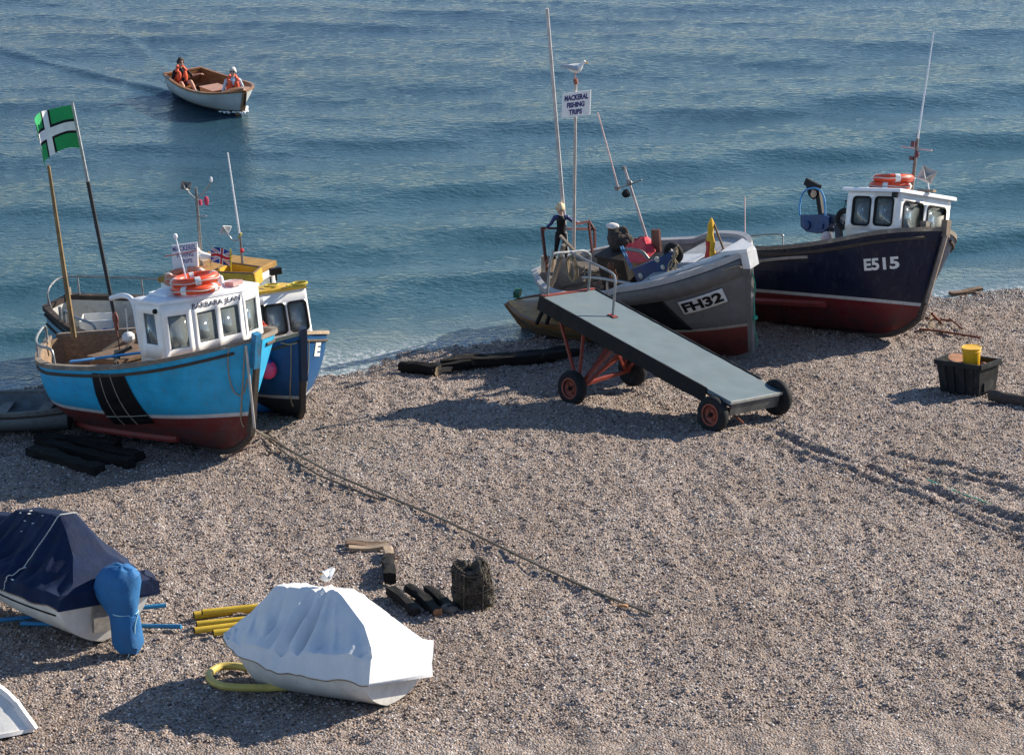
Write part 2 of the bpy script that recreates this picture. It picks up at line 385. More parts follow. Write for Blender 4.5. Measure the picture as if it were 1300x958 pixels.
def rrect(u0, u1, v0, v1, ru, rv, n=5):
    pts = []
    for cu, cv, a in ((u1-ru, v1-rv, 0), (u0+ru, v1-rv, 90), (u0+ru, v0+rv, 180), (u1-ru, v0+rv, 270)):
        for i in range(n+1): t = R(a+90*i/n); pts.append((cu+ru*math.cos(t), cv+rv*math.sin(t)))
    return pts
def wheelhouse(parent, plan, zb, zt, wins, wall, roofmat, gl, over=.07, skirt=.5, frame=None, rad=.0, closed_back=True, roof_t=.055, camber=.05, rake=0.):
    """plan: corner points clockwise seen from above, zt(x, y) the roof line; wins[i]: openings (u0, u1, v0, v1) of the facet i -> i+1.
    Returns the wheelhouse wall mesh; windows, frames and the roof are its children."""
    n = len(plan); w = MB(); panes = []; cen = np.mean(np.array(plan, float), 0)
    for i in range(n):
        (x0, y0), (x1, y1) = plan[i], plan[(i+1) % n]
        A = np.array([x0, y0, zb]); B = np.array([x1, y1, zb]); D = np.array([x0-rake, y0, zt(x0, y0)]); C = np.array([x1-rake, y1, zt(x1, y1)])
        q = lambda u, v: (A*(1-u)+B*u)*(1-v)+(D*(1-u)+C*u)*v
        hs = wins.get(i, []); us = sorted({0., 1.}|{h[0] for h in hs}|{h[1] for h in hs}); vs = sorted({0., 1.}|{h[2] for h in hs}|{h[3] for h in hs})
        for a, b in zip(us[:-1], us[1:]):
            for c, d in zip(vs[:-1], vs[1:]):
                if any(h[0] <= (a+b)/2 <= h[1] and h[2] <= (c+d)/2 <= h[3] for h in hs): continue
                w.poly([q(a, c), q(b, c), q(b, d), q(a, d)])
        w.poly([A-(0, 0, skirt), B-(0, 0, skirt), B, A])
        Lu, Lv = np.linalg.norm(B-A), np.linalg.norm(D-A)
        nrm = np.cross(B-A, D-A); nrm /= np.linalg.norm(nrm)
        if nrm[:2] @ (((A+B)/2)[:2]-cen) < 0: nrm = -nrm
        for h in hs:
            r = rad if rad else .012
            pts = rrect(h[0], h[1], h[2], h[3], r/Lu, r/Lv)
            if rad:
                cs = [(h[1], h[3]), (h[0], h[3]), (h[0], h[2]), (h[1], h[2])]
                for k in range(4):
                    arc = pts[k*6:k*6+6]
                    for a, b in zip(arc[:-1], arc[1:]): w.poly([q(*cs[k]), q(*a), q(*b)])
            panes.append(([q(*p)-nrm*.012 for p in pts], [q(*p)+nrm*.012 for p in pts]))
    wo = w.build('wheelhouse', wall, parent, 25, solid=.03)
    for inner, outer in panes:
        pb = MB(); pb.poly(inner); p = pb.build('window', gl, wo, solid=.006)
        if frame: fb = MB(); fb.tube(outer, .022, 6, True); fb.build('window_frame', frame, wo)
    ctr = np.mean(np.array(plan), 0); rb = MB(); pl = []
    for x, y in plan:
        d = np.array([x, y])-ctr; d = d/np.linalg.norm(d); pl.append((x-rake+d[0]*over*1.3, y+d[1]*over*1.3))
    top = []; bot = []
    for x, y in pl: z = zt(x, y); bot.append((x, y, z+.004)); top.append((x, y, z+roof_t))
    # cambered roof: rim, then rings towards the middle
    cz = zt(*ctr); rings = [bot, top]
    for f in (.97, .75, .45, .15): rings.append([(ctr[0]+(x-ctr[0])*f, ctr[1]+(y-ctr[1])*f, zt(ctr[0]+(x-ctr[0])*f, ctr[1]+(y-ctr[1])*f)+roof_t+.012+camber*(1-f*f)) for x, y in pl])
    rb.grid(rings, 0, True); rb.poly(rings[-1]); rb.poly(bot)
    ro = rb.build('roof', roofmat, wo, 25)
    return wo, ro

def lifebuoy(pose_l, label, mat, group, Ro=.29, r=.065, ph=.4):
    t = thing('lifebuoy', pose_l, label, 'lifebuoy', group)
    mb = MB(); mb.torus((0, 0, 0), Ro, r, None, 36, 12); mb.build('ring', mat, t)
    for k in range(4):
        b = MB(); b.torus((0, 0, 0), Ro, r+.004, None, 4, 12, 0, ph+k*PI/2-.13, ph+k*PI/2+.13); b.build('reflective_band', band_white, t)
    g = MB()
    pts = []
    for i in range(48):
        a = 2*PI*i/48; rr = Ro+r*(1.02+.35*abs(math.sin(2*(a-ph)))); pts.append((rr*math.cos(a), rr*math.sin(a), .01*math.sin(5*a)))
    g.tube(pts, .009, 5, True); g.build('grab_line', rope_white, t)
    return t
def reflector(name, parent, c, size, mat, tilt):
    """octahedral corner reflector: three crossed square plates"""
    mb = MB(); rm = rot(*tilt); h = size/2
    for a, b in ((0, 1), (1, 2), (0, 2)):
        e = np.eye(3); p = [e[a]*h, e[b]*h, -e[a]*h, -e[b]*h]
        mb.poly([np.array(c)+rm @ q for q in p])
    return mb.build(name, mat, parent, smooth=False, solid=.012)
def wavy_rope(a, b, n=12, sag=.0, amp=.02, seed=0):
    rr = random.Random(seed); a, b = np.array(a, float), np.array(b, float)
    return [a+(b-a)*i/n+np.array([rr.uniform(-amp, amp), rr.uniform(-amp, amp), -sag*math.sin(PI*i/n)]) for i in range(n+1)]
def gull(name, pose, label, scale=1., stand=True, turn=0., head=(.0, .0)):
    t = thing(name, pose, label, 'seagull', 'gulls resting on the beach and boats')
    leg = .11 if stand else .02; c = np.array([0, 0, leg+.075])
    # one skin from tail over the back to the bill tip: (x, z, half width, half height)
    st = [(-.25, .035, .012, .006), (-.2, .03, .03, .016), (-.12, .015, .055, .045), (-.03, 0, .074, .068), (.06, .005, .07, .07), (.12, .035, .05, .056), (.15, .08, .034, .04), (.168, .118, .032, .033), (.19, .13, .03, .03), (.212, .128, .018, .018), (.222, .124, .009, .011), (.25, .119, .006, .009), (.268, .11, .002, .004)]
    if not stand: st = [(x, z*.8, a, b) for x, z, a, b in st]
    n = 14; g = []; mi = []
    for x, z, a, b in st: g.append([scale*(c+np.array([x*.88, 1.18*a*math.cos(2*PI*j/n), z+1.22*b*math.sin(2*PI*j/n)])) for j in range(n)])
    mb = MB(); mb.grid(g, 0, True); mb.poly(g[0]); mb.poly(g[-1])
    for k in range(len(mb.f)):
        if k < n*12:
            i = k//n
            if i >= 9: mb.m[k] = 1
    body = mb.build('body', [feather, beak], t, 60)
    for sd in (-1, 1):
        w = MB(); wing = [(-.29, .03, .02, .03), (-.22, .038, .035, .03), (-.12, .045, .062, .034), (-.02, .035, .076, .045), (.06, .03, .074, .045), (.1, .03, .058, .03)]
        rows = []
        for x, z, y, hh in wing: rows.append([scale*(c+np.array([x*.88, sd*(1.2*y*math.cos(a)+.006), z-.015+1.2*hh*math.sin(a)])) for a in (-.5, 0, .5, 1., 1.35)])
        w.grid(rows); w.build('wing', gull_grey, t, 60, solid=.008)
        l = MB(); l.tube([(0, sd*.028*scale, 0), (0.005, sd*.028*scale, scale*(leg+.03))], .006*scale, 6)
        for a in (-.5, 0, .5): l.tube([(0, sd*.028*scale, .004), (.05*scale*math.cos(a), sd*.028*scale+.05*scale*math.sin(a), .004)], .004*scale, 5)
        l.build('leg', gull_leg, t)
        e = MB(); e.ball(scale*(c+np.array([.178, sd*.03, .14 if stand else .115])), .005*scale, n=6); e.build('eye', black, t)
    return t
feather = M('white_feathers', (.78, .77, .74), .8, .08, 20)
gull_grey = M('grey_wing_feathers', (.34, .37, .42), .8, .15, 20)
beak = M('yellow_bill', (.6, .32, .03), .5, .1)
gull_leg = M('pink_leg', (.5, .28, .24), .6, .1)
G_BOATS = 'fishing boats hauled up on the shingle'
G_RINGS = 'orange lifebuoys stacked on wheelhouse roofs'
def poletube(parent, name, pose, a, b, plane, val, r0, r1, mats, split=None, n=8):
    p, q = pose.px(*a, plane, val), pose.px(*b, plane, val); mb = MB()
    if split is None: mb.tube([p, (p+q)/2, q], [r0, (r0+r1)/2, r1], n)
    else:
        m = p+(q-p)*split; mb.tube([p, m], [r0, r0], n, mi=0); mb.tube([m, q], [r1*1.15, r1], n, mi=1)
    return mb.build(name, mats, parent), p, q
def pxtube(parent, name, pose, pts, plane, val, r, mat, n=6, smooth=4, closed=False):
    pp = [pose.px(u, v, plane, val) for u, v in pts]
    if smooth: pp = smooth_path(pp, smooth)
    mb = MB(); mb.tube(pp, r, n); return mb.build(name, mat, parent)
def hullrope(h, pix, side, d, n=5, t=.7, q=.5):
    pts = []; last = (t, q)
    for u, v in pix: last = h.find(u, v, side, last[0], last[1]); pts.append(h.off(last[0], last[1], side, d))
    return smooth_path(pts, n)

# ================================================================== bright blue boat in front, name on the wheelhouse
bj = Hull(pose_deg(-8.05, 50.911, .204, -47.5, 8.9, -.4), L=6.151, B=1.492, bs=.074, tm=.36, pb=4.5, z0=1.47, zm=1.4, z1=2.069, rk=.516, ve=1.02, zk1=.42)
bjT = thing('fishing_boat', bj.pose, 'bright blue wooden fishing boat with white wheelhouse, red bottom and black flank panel', 'fishing boat', G_BOATS)
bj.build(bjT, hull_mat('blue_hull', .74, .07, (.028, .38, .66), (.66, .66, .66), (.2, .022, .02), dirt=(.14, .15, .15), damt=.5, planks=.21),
         M('inside_planks', (.3, .2, .125), .75, .35, 3, .4, 40, grain=(2, 14, 30)), wood_grey, wood_pale, .6, .12, .06, wood_dark, dict(at=[(.93, .03)], mat=wood_dark, t0=.02, t1=.97))
tl = bj.find(117, 473, -1, .3, .9); tr = bj.find(157, 474, -1, .4, .9); br = bj.find(197, 536, -1, .5, .5); bl = bj.find(145.5, 537, -1, .4, .5)
black_panel = M('black_rubber_sheet', (.01, .01, .011), .5, .4, 6, wear=(.03, .03, .03))
pan = bj.plate('rubbing_panel', [bl, br, tr, tl], black_panel, bjT, d=.014, n=14)
mb = MB()
for f in (.27, .6): mb.tube(bj.path([tl+(tr-tl)*f, bl+(br-bl)*f], -1, .026), .008, 5)
mb.tube(bj.path([tl+(bl-tl)*.82, tr+(br-tr)*.82], -1, .026), .007, 5)
mb.build('panel_seam', M('seam_grey', (.3, .29, .25), .7, .2), pan)
zt = lambda x, y: 2.693+.012*(x-4.5)-.06*y
bjp = [(4.21, -1.0), (4.92, -1.0), (5.09, -.52), (5.09, .52), (4.92, 1.0), (4.21, 1.0)]
bjw, bjr = wheelhouse(bjT, bjp, 1.82, zt, {0: [(.3, .76, .26, .82)], 1: [(.2, .83, .18, .78)], 2: [(.1, .47, .2, .77), (.56, .92, .2, .77)], 3: [(.18, .8, .16, .8)], 4: [(.2, .78, .28, .84)], 5: [(.12, .35, .3, .82), (.4, .62, 0, .88), (.68, .9, .3, .82)]}, white, white_roof, glass, .035, .3)
x = 5.09+.022; f = lambda a, b: np.array([x, -.5+a*.99, (1.82+(zt(5.09, -.5+a)-1.82)*(.815+.135*b))])
navy_letter = M('navy_lettering', (.012, .016, .06), .5, .1)
text_on('name_lettering', 'BARBARA JEAN', f, navy_letter, bjw, .02, 1.02)
# things on the roof
mb = MB(); c = np.array([4.55, -.55, zt(4.55, -.55)+.1]); mb.box(c, (.5, .42, .09)); mb.ball(c+(0, 0, .04), (.24, .2, .06), n=14); mb.build('roof_hatch', white_roof, bjw)
mb = MB(); mb.ball(bj.pose.px(196.5, 395.5, 'y', -1.04), .045, n=10); mb.build('lamp', black, bjw)
def on_roof(T, pose, u, v, z): p = pose.px(u, v, 'z', z); return Pose(pose.w(p), pose.R)
lb = bj.pose.px(249, 371, 'z', 2.82); tiltb = Pose(bj.pose.w(lb), bj.pose.R @ rot(0, R(3), R(-4)))
lifebuoy(Pose(tiltb.w((0, 0, .07)), tiltb.R), 'lower of two orange lifebuoys on the white roof above the bright blue hull', orange, G_RINGS, .33, .075)
lifebuoy(Pose(tiltb.w((-.05, .03, .215)), tiltb.R @ rot(.7, R(4), R(3))), 'upper of two orange lifebuoys on the white roof above the bright blue hull', orange, G_RINGS, .33, .075)
yy = lb[1]-.05
o, p, q = poletube(bjw, 'aerial', bj.pose, (238, 360), (222.5, 300), 'y', yy, .014, .012, white_tube)
mb = MB(); mb.ball(q, (.042, .042, .05), n=10); mb.build('aerial_ball', white_tube, bjw)
pxtube(bjw, 'aerial_bracket', bj.pose, [(209, 325.5), (250, 318)], 'y', yy+.02, .012, M('red_stick', (.4, .1, .09), .6), 6, 0)
mb = MB(); p = bj.pose.px(281, 363, 'z', 2.78); mb.tube([p, p+(0, 0, .13)], .05, 10); mb.ball(p+(0, 0, .14), .05, n=8); mb.build('deck_light', white_tube, bjw)
mb = MB(); p = bj.pose.px(297, 362, 'z', 2.77); mb.box(p+(0, 0, .04), (.2, .24, .07), rot(.2, 0, 0)); mb.build('roof_box', M('pale_red_box', (.55, .33, .3), .5, .2), bjw)
# poles, davit, rails
poletube(bjT, 'mast', bj.pose, (94, 428), (61.5, 210), 'y', .1, .052, .03, M('old_yellow_pole', (.21, .135, .055), .7, .45, 4, .3, 40, wear=(.1, .07, .05)))
flag_o, fp0, fp1 = poletube(bjT, 'flag_pole', bj.pose, (147, 408), (91.5, 130), 'y', -.2, .036, .026, [M('dark_pole', (.03, .03, .032), .5), steel], .64)
mb = MB(); p = bj.pose.px(146.5, 404, 'y', -.22); mb.ball(p, (.07, .05, .12), n=10); mb.ball(p-(0, 0, .14), (.05, .04, .09), n=8); mb.tube([p-(0, 0, .2), p-(0, 0, .8)], .012, 5); mb.build('pulley_block', M('red_brown_block', (.16, .045, .03), .6, .3), bjT)
pxtube(bjT, 'davit', bj.pose, [(141, 378.5), (150, 376), (160, 375.8), (167, 380), (171.5, 391), (175, 412), (181, 446)], 'y', -.95, .045, white_tube, 10, 6)
rp = [bj.pt(.035, 1, -1)+(0, .04, 0), bj.pt(.035, 1, -1)+(0, .04, .27), bj.pt(.06, 1, -1)+(0, .04, .33)]+[bj.pt(t, 1, -1)+(0, .03, .33) for t in (.1, .15, .2, .25, .3, .34)]+[bj.pt(.36, 1, -1)+(0, .03, .27), bj.pt(.365, 1, -1)+(0, .03, .0)]
mb = MB(); mb.tube(smooth_path(rp, 5), .024, 8)
mb.tube([bj.pt(.2, 1, -1)+(0, .03, .0), bj.pt(.2, 1, -1)+(0, .03, .33)], .02, 7); mb.build('handrail', steel, bjT)
mb = MB(); mb.box(bj.pt(.5, 1, -1)*(1, 0, 0)+np.array([-.7, -.1, 1.2]), (.9, .9, .5)); mb.box(bj.pt(.5, 1, -1)*(1, 0, 0)+np.array([-.7, -.1, 1.46]), (.96, .96, .05)); mb.build('engine_box', wood_brown, bjT)
mb = MB()
for k, (a, b) in enumerate((((130, 447), (175, 418)), ((146, 462), (170, 430)), ((138, 455), (168, 440)))): mb.bar(bj.pose.px(*a, 'z', 1.45), bj.pose.px(*b, 'z', 1.62), .05, .06)
mb.build('bottom_board', wood_dark, bjT)
mb = MB(); p = bj.pose.px(163, 428, 'z', 1.75); mb.ball(p, (.12, .12, .1), n=10); mb.tube([p, p+(0, .02, .5)], .01, 5); mb.build('tackle', M('pale_block', (.6, .6, .6), .5), bjT)
p, q = bj.pose.px(121, 455, 'z', 1.52), bj.pose.px(180, 447.5, 'z', 1.56)
ot = thing('oar', Pose(bj.pose.w(p), bj.pose.R), 'blue oar lying across the open stern of the bright blue boat', 'oar')
mb = MB(); mb.tube([(0, 0, 0), q-p], .025, 8); mb.build('shaft', blue_bright, ot)
d = (q-p)/np.linalg.norm(q-p); mb = MB(); mb.bar(-d*.02, -d*.45, .12, .025); mb.build('blade', blue_bright, ot)
blade_post = MB(); blade_post.bar(bj.pt(1, .72, 1)+(.03, -.05, 0), bj.pt(1, 1, 1)+(.045, -.05, .13), .12, .12, (1, 0, 0)); blade_post.build('stem_post', M('blue_stem', (.03, .22, .4), .5, .35, 8, wear=(.1, .08, .06), wl=(.5, .65)), bjT)
mb = MB(); mb.tube([bj.off(*bj.find(311.5, 434, -1, .9, .9), -1, .06), bj.pose.px(323, 543, 'y', -.1)], .022, 7); mb.build('boat_hook', M('pale_shaft', (.5, .46, .42), .5), bjT)
mb = MB()
mb.tube(hullrope(bj, [(290.5, 440), (289, 455), (291, 478), (297, 496), (305, 501), (311, 494), (314, 480)], -1, .02), .011, 5)
mb.tube(hullrope(bj, [(311, 440), (309, 470), (307, 505), (306, 530), (310, 541)], -1, .02), .013, 5)
mb.build('bow_rope', rope_tan, bjT)
mb = MB()
for sd in (-1, 1): mb.tube([bj.off(t, .2-.12*abs(t-.45), sd, .03) for t in [.22+i*.04 for i in range(13)]], .06, 6)
mb.build('bilge_keel', M('red_antifouling', (.2, .03, .025), .6, .3, 6), bjT)

# flag of green, white and black on the tall pole
def cloth_flag(name, label, pose, pattern, mats, path, hoist, drop, nu=72, nv=48, parent_pole=None):
    """path: plan curve (x, y) of the fly in local units; hoist vector local; drop(u) sag"""
    pp = [np.array([a, b, 0.]) for a, b in path]; pp = smooth_path(pp, 12); k = len(pp); mb = MB()
    g = lambda u: pp[min(int(u*(k-1)), k-2)]*(1-(u*(k-1)-min(int(u*(k-1)), k-2)))+pp[min(int(u*(k-1)), k-2)+1]*(u*(k-1)-min(int(u*(k-1)), k-2))
    vs = [g(i/nu)+np.array(hoist)*(j/nv)+np.array([0, .02*math.sin(9*i/nu+3*j/nv), drop(i/nu, j/nv)]) for i in range(nu+1) for j in range(nv+1)]
    for i in range(nu):
        for j in range(nv):
            pass
    mb.v = [tuple(p) for p in vs]
    for i in range(nu):
        for j in range(nv): mb.f.append([i*(nv+1)+j, i*(nv+1)+j+1, (i+1)*(nv+1)+j+1, (i+1)*(nv+1)+j]); mb.m.append(pattern((i+.5)/nu, (j+.5)/nv))
    o = mb.build(name, mats, None, 80); o.matrix_world = pose.matrix(); tag(o, label, 'flag'); return o
def cloth_mat(name, c): return M(name, c, .85, .1, 6)
def devon(u, v):
    a = abs(u-.5)*1.35; b = abs(v-.5)
    if a < .095 or b < .11: return 1
    if a < .15 or b < .165: return 2
    return 0
w0 = bj.pose.w(fp0+(fp1-fp0)*.985); w1 = bj.pose.w(fp0+(fp1-fp0)*.79); hv = w0-w1
fr = Pose(w1, np.eye(3))
cloth_flag('flag', 'green flag with white cross edged in black, on the tall pole', fr, devon, [cloth_mat('green_cloth', (.012, .27, .085)), cloth_mat('white_cloth', (.7, .7, .72)), cloth_mat('black_cloth', (.012, .01, .015))],
           [(0, 0), (-.22, .06), (-.42, .0), (-.54, -.12), (-.6, -.36), (-.52, -.62)], hv, lambda u, v: -.1*u-.1*u*u+.02*math.sin(8*u+2*v))

# ================================================================== dark blue boat behind the first one's bow
b2pose0 = pose_deg(-5.714, 53.731, -.048, -64.4, 8.6, 1.8); cut = 1.5
b2 = Hull(Pose(b2pose0.w((cut, 0, 0)), b2pose0.R), L=5.297-cut, B=1.03, bs=.55, tm=.45, pb=2.4, z0=1.02, zm=1.0, z1=1.671, rk=.43)
b2T = thing('fishing_boat', b2.pose, 'dark blue fishing boat with yellow wheelhouse roof, its bow beside the bright blue boat', 'fishing boat', G_BOATS)
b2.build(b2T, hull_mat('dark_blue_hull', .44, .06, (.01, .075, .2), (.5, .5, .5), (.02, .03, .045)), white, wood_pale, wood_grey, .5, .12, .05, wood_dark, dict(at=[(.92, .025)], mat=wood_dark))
xf = b2.L-1.15; cR = b2.pose.px(389.5, 366, 'x', xf); w2 = cR[1]; zr2 = cR[2]
zt2 = lambda x, y: zr2+.03*(w2-y)-.12*(xf-x)
b2w, b2r = wheelhouse(b2T, [(xf-1.2, -w2), (xf, -w2), (xf, w2), (xf-1.2, w2)], zr2-.82, zt2, {0: [(.3, .8, .3, .8)], 1: [(.05, .33, .16, .76), (.31, .63, .12, .74), (.69, .97, .12, .74)], 2: [(.2, .75, .3, .8)], 3: [(.35, .65, 0, .85)]}, white, yellow_paint, glass_pale, .03, .5, rubber, .06, camber=.03, rake=.1)
mb = MB(); p = b2.pose.px(376, 363, 'z', zr2+.08); mb.torus(p+(0, 0, .02), .16, .02, None, 24, 6); mb.torus(p+(.05, .05, .05), .13, .02, None, 24, 6); mb.torus(p+(-.3, -.35, .03), .12, .018, None, 20, 6); mb.build('rope_coil', M('yellow_rope', (.45, .36, .05), .9, .3, 30), b2w)
mb = MB(); p = b2.pose.px(351, 356, 'z', zr2+.1); mb.tube([p, p+(0, 0, .12)], .02, 6); mb.box(p+(0, 0, .17), (.12, .2, .12)); mb.build('lamp', black, b2w)
mb = MB(); mb.bar(b2.pt(1, .4, 1)+(.04, 0, 0), b2.pt(1, 1, 1)+(.03, 0, .12), .12, .12, (1, 0, 0)); mb.build('stem_post', M('navy_stem', (.015, .03, .06), .5, .3), b2T)
mb = MB()
mb.tube(hullrope(b2, [(370, 436), (370, 465), (369, 500), (373, 515)], -1, .02), .011, 5)
mb.tube(hullrope(b2, [(357, 434), (368, 436), (378, 434)], -1, .03), .011, 5)
mb.tube(smooth_path([b2.off(.97, .93, 1, .03), b2.off(.955, .7, 1, .02), b2.off(.95, .4, 1, .02), b2.off(.96, .15, 1, .02)]), .011, 5)
mb.build('bow_rope', rope_tan, b2T)
a = b2.find(398, 452, 1, .85, .8); b = b2.find(405, 452, 1, .8, .8); c = b2.find(407, 434, 1, .8, .9); d = b2.find(400.5, 434, 1, .85, .9)
b2.text('registration_lettering', 'E', [a, b, c, d], band_white, b2T, 1, .012, .06)
mb = MB(); mb.tube(smooth_path([b2.pt(.78, 1, -1)+(0, .1, .02), b2.pt(.8, 1, -1)+(0, .1, .25), b2.pt(.86, 1, -1)+(0, .1, .27), b2.pt(.88, 1, -1)+(0, .1, .02)]), .02, 8); mb.build('cleat_rail', steel, b2T)
p = b2.pose.px(330, 424, 'y', -.55); bt = thing('fuel_can', Pose(b2.pose.w(p), b2.pose.R), 'red plastic can on the foredeck of the dark blue boat', 'can')
mb = MB(); mb.box((0, 0, .0), (.22, .26, .3)); mb.build('body', M('red_plastic', (.6, .07, .04), .45, .15), bt); mb = MB(); mb.tube(smooth_path([(0, -.1, .15), (0, -.06, .21), (0, .06, .21), (0, .1, .15)]), .018, 6); mb.build('handle', M('red_plastic', (.6, .07, .04), .45, .15), bt)
# pink buoy on the dark blue bow, blue drum on the shingle below
p = b2.pose.w(b2.off(*b2.find(345, 463, -1, .75, .6), -1, .16)); by = thing('buoy', Pose(p, b2.pose.R), 'round pink buoy with blue cap hanging between the two blue bows', 'buoy')
mb = MB(); mb.ball((0, 0, 0), (.155, .155, .17), n=22); mb.build('float', M('pink_plastic', (.75, .06, .16), .38, .08), by)
mb = MB(); mb.lathe([(.1, .13), (.075, .16), (.05, .2), (.02, .23), (.001, .23)], (np.zeros(3), np.eye(3)), 14); mb.tube([(0, 0, .22), (.02, .05, .62)], .01, 5); mb.build('cap', M('blue_cap', (.02, .04, .25), .5), by)
w = on_beach(343, 522); dr = thing('drum', beach_pose(w, R(15), dz=.2), 'blue plastic drum lying on its side between the two blue bows', 'drum')
mb = MB(); prof = [(.0, -.3), (.17, -.3), (.19, -.28), (.2, -.12), (.21, -.1), (.2, -.08), (.2, .08), (.21, .1), (.2, .12), (.19, .28), (.17, .3), (0, .3)]
mb.lathe(prof, (np.zeros(3), frame_from((1, 0, 0), (0, 0, 1))), 24); mb.build('body', blue_bright, dr); mb = MB()
for y in (-.08, .08): mb.lathe([(.0, .3), (.035, .3), (.035, .33), (0, .33)], (np.array([0, y, 0]), frame_from((1, 0, 0), (0, 0, 1))), 12)
mb.build('bung', black, dr)

# ================================================================== pale boat with yellow topped wheelhouse, afloat behind
b3 = Hull(Pose((-8.62, 54.75, -.46), rot(R(-31), R(3), R(2))), L=4.5, B=1.12, bs=.3, tm=.45, pb=2.6, z0=1.5, zm=1.22, z1=1.7, rk=.4)
b3T = thing('fishing_boat', b3.pose, 'pale blue boat with black gunwale and yellow topped wheelhouse, afloat behind the others', 'fishing boat', G_BOATS)
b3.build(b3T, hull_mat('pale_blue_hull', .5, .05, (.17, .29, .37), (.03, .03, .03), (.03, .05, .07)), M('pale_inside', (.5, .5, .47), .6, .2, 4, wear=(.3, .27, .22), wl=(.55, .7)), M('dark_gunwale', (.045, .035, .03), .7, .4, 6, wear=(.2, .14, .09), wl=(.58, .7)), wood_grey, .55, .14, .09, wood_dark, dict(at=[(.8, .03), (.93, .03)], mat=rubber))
mb = MB(); zz = .46
pr = [b3.pt(0.02, 1, -.0)+(0.03, -.28, .0), b3.pt(.02, 1, -1)*(1, .8, 1)+(.02, 0, zz*.8), b3.pt(.0, 1, 1)*(1, .6, 1)+(.03, 0, zz)]+[b3.pt(t, 1, 1)*(1, .96, 1)+(0, 0, zz) for t in (.1, .2, .3, .4, .5, .6, .7)]
mb.tube(smooth_path(pr, 4), .02, 7)
for t in (.05, .3, .52, .68): mb.tube([b3.pt(t, 1, 1)*(1, .96, 1), b3.pt(t, 1, 1)*(1, .96, 1)+(0, 0, zz)], .018, 7)
mb.build('handrail', steel, b3T)
mb = MB(); q = lambda t, z: b3.pt(t, 1, -1)*(1, .97, 1)+(0, 0, z)
mb.tube(smooth_path([q(.2, 0), q(.2, .3), q(.23, .33), q(.3, .31), q(.36, .3), q(.4, .24), q(.41, 0)], 5), .026, 8); mb.tube([q(.16, 0), q(.16, .34)], .03, 8); mb.build('grab_rail', steel, b3T)
for t, sd in ((.01, 1), (.45, 1)):
    mb = MB(); mb.tube([b3.pt(t, 1, sd)*(1, .95, 1), b3.pt(t, 1, sd)*(1, .95, 1)+(0, 0, .22)], .06, 10); mb.build('bollard', wood_grey, b3T)
for k, (x, y, s, m, r, lab) in enumerate(((.95, .05, (.62, .42, .34), M('white_plastic', (.72, .72, .7), .5, .1), .5, 'white fish box in the stern of the pale boat'), (1.55, -.35, (.4, .3, .26), blue_bright, .2, 'blue box in the stern of the pale boat beside the white one'))):
    ft = thing('fish_box', Pose(b3.pose.w((x, y, .98)), b3.pose.R @ rot(r, 0, 0)), lab, 'box')
    mb = MB(); a, b, h = s; 
    for dx, dy, sx, sy in ((a/2, 0, .02, b), (-a/2, 0, .02, b), (0, b/2, a, .02), (0, -b/2, a, .02)): mb.box((dx, dy, h/2), (sx, sy+(.02 if sx < .1 else 0), h))
    mb.box((0, 0, .012), (a-.03, b-.03, .02)); mb.build('body', m, ft); rm_ = MB()
    rm_.tube([(a/2, b/2, h), (-a/2, b/2, h), (-a/2, -b/2, h), (a/2, -b/2, h)], .02, 6, True); rm_.build('rim', m, ft)
# wheelhouse under its yellow roof
c3 = b3.pose.px(205, 357, 'z', 2.12); c4 = b3.pose.px(333, 356, 'z', 2.12)
xa, xb = c3[0], min(c3[0]+1.55, 4.0)
zt3 = lambda x, y: 2.1+.02*(x-2)
b3w, b3r = wheelhouse(b3T, [(xa, c3[1]), (xb, c3[1]+.1), (xb, c3[1]+1.45), (xa, c3[1]+1.5)], 1.35, zt3, {0: [(.1, .42, .2, .8), (.55, .9, .2, .8)], 1: [(.08, .45, .2, .8), (.55, .92, .2, .8)], 2: [(.2, .8, .2, .8)]}, white, M('muted_yellow_roof', (.36, .2, .05), .6, .25, 4, wear=(.5, .34, .08), wl=(.6, .75)), glass_pale, .05, .4, camber=.02, roof_t=.1)
# raised yellow coaming at the fore end of the roof
P3 = b3.pose
ca = [P3.px(u, v, 'z', 2.28) for u, v in ((270, 356), (322, 358), (332, 350), (292, 344))]
mb = MB(); mi = MB()
for i in range(4):
    a, b = ca[i], ca[(i+1) % 4]; mb.bar(a+(0, 0, .03), b+(0, 0, .03), .05, .26); 
mb.build('roof_coaming', yellow_paint, b3w); mi.poly([p+(0, 0, -.05) for p in ca]); mi.build('coaming_tray', M('orange_brown_tray', (.42, .2, .05), .6, .25), b3w, solid=.02)
for i in range(4): pass
rim = MB(); rim.tube([p+(0, 0, .165) for p in ca], .022, 6, True); rim.build('coaming_rim', wood_brown, b3w)
yb = c3[1]+.75
o, m0, m1 = poletube(b3w, 'mast', P3, (257.5, 352), (248.5, 238), 'y', yb, .035, .026, steel_dark)
mb = MB(); pp = lambda u, v, y=yb: P3.px(u, v, 'y', y)
for arm in ([pp(249.5, 254), pp(241, 246), pp(234, 238)], [pp(250, 252), pp(260, 243), pp(266, 235), pp(268, 229)], [pp(252, 274.5), pp(262, 274)]): mb = MB(); mb.tube(arm, .014, 6); mb.build('mast_arm', steel, b3w)
mb = MB(); mb.ball(pp(268, 228), (.03, .03, .06), n=8); mb.build('mast_light', white_tube, b3w)
reflector('radar_reflector', b3w, pp(236, 236), .26, steel, (.4, .5, .3))
mb = MB(); mb.box(pp(254.5, 257), (.05, .05, .1)); mb.ball(pp(262, 255), (.05, .05, .1), n=8); mb.build('pennant', M('red_pink_rag', (.35, .03, .08), .7, .3), b3w)
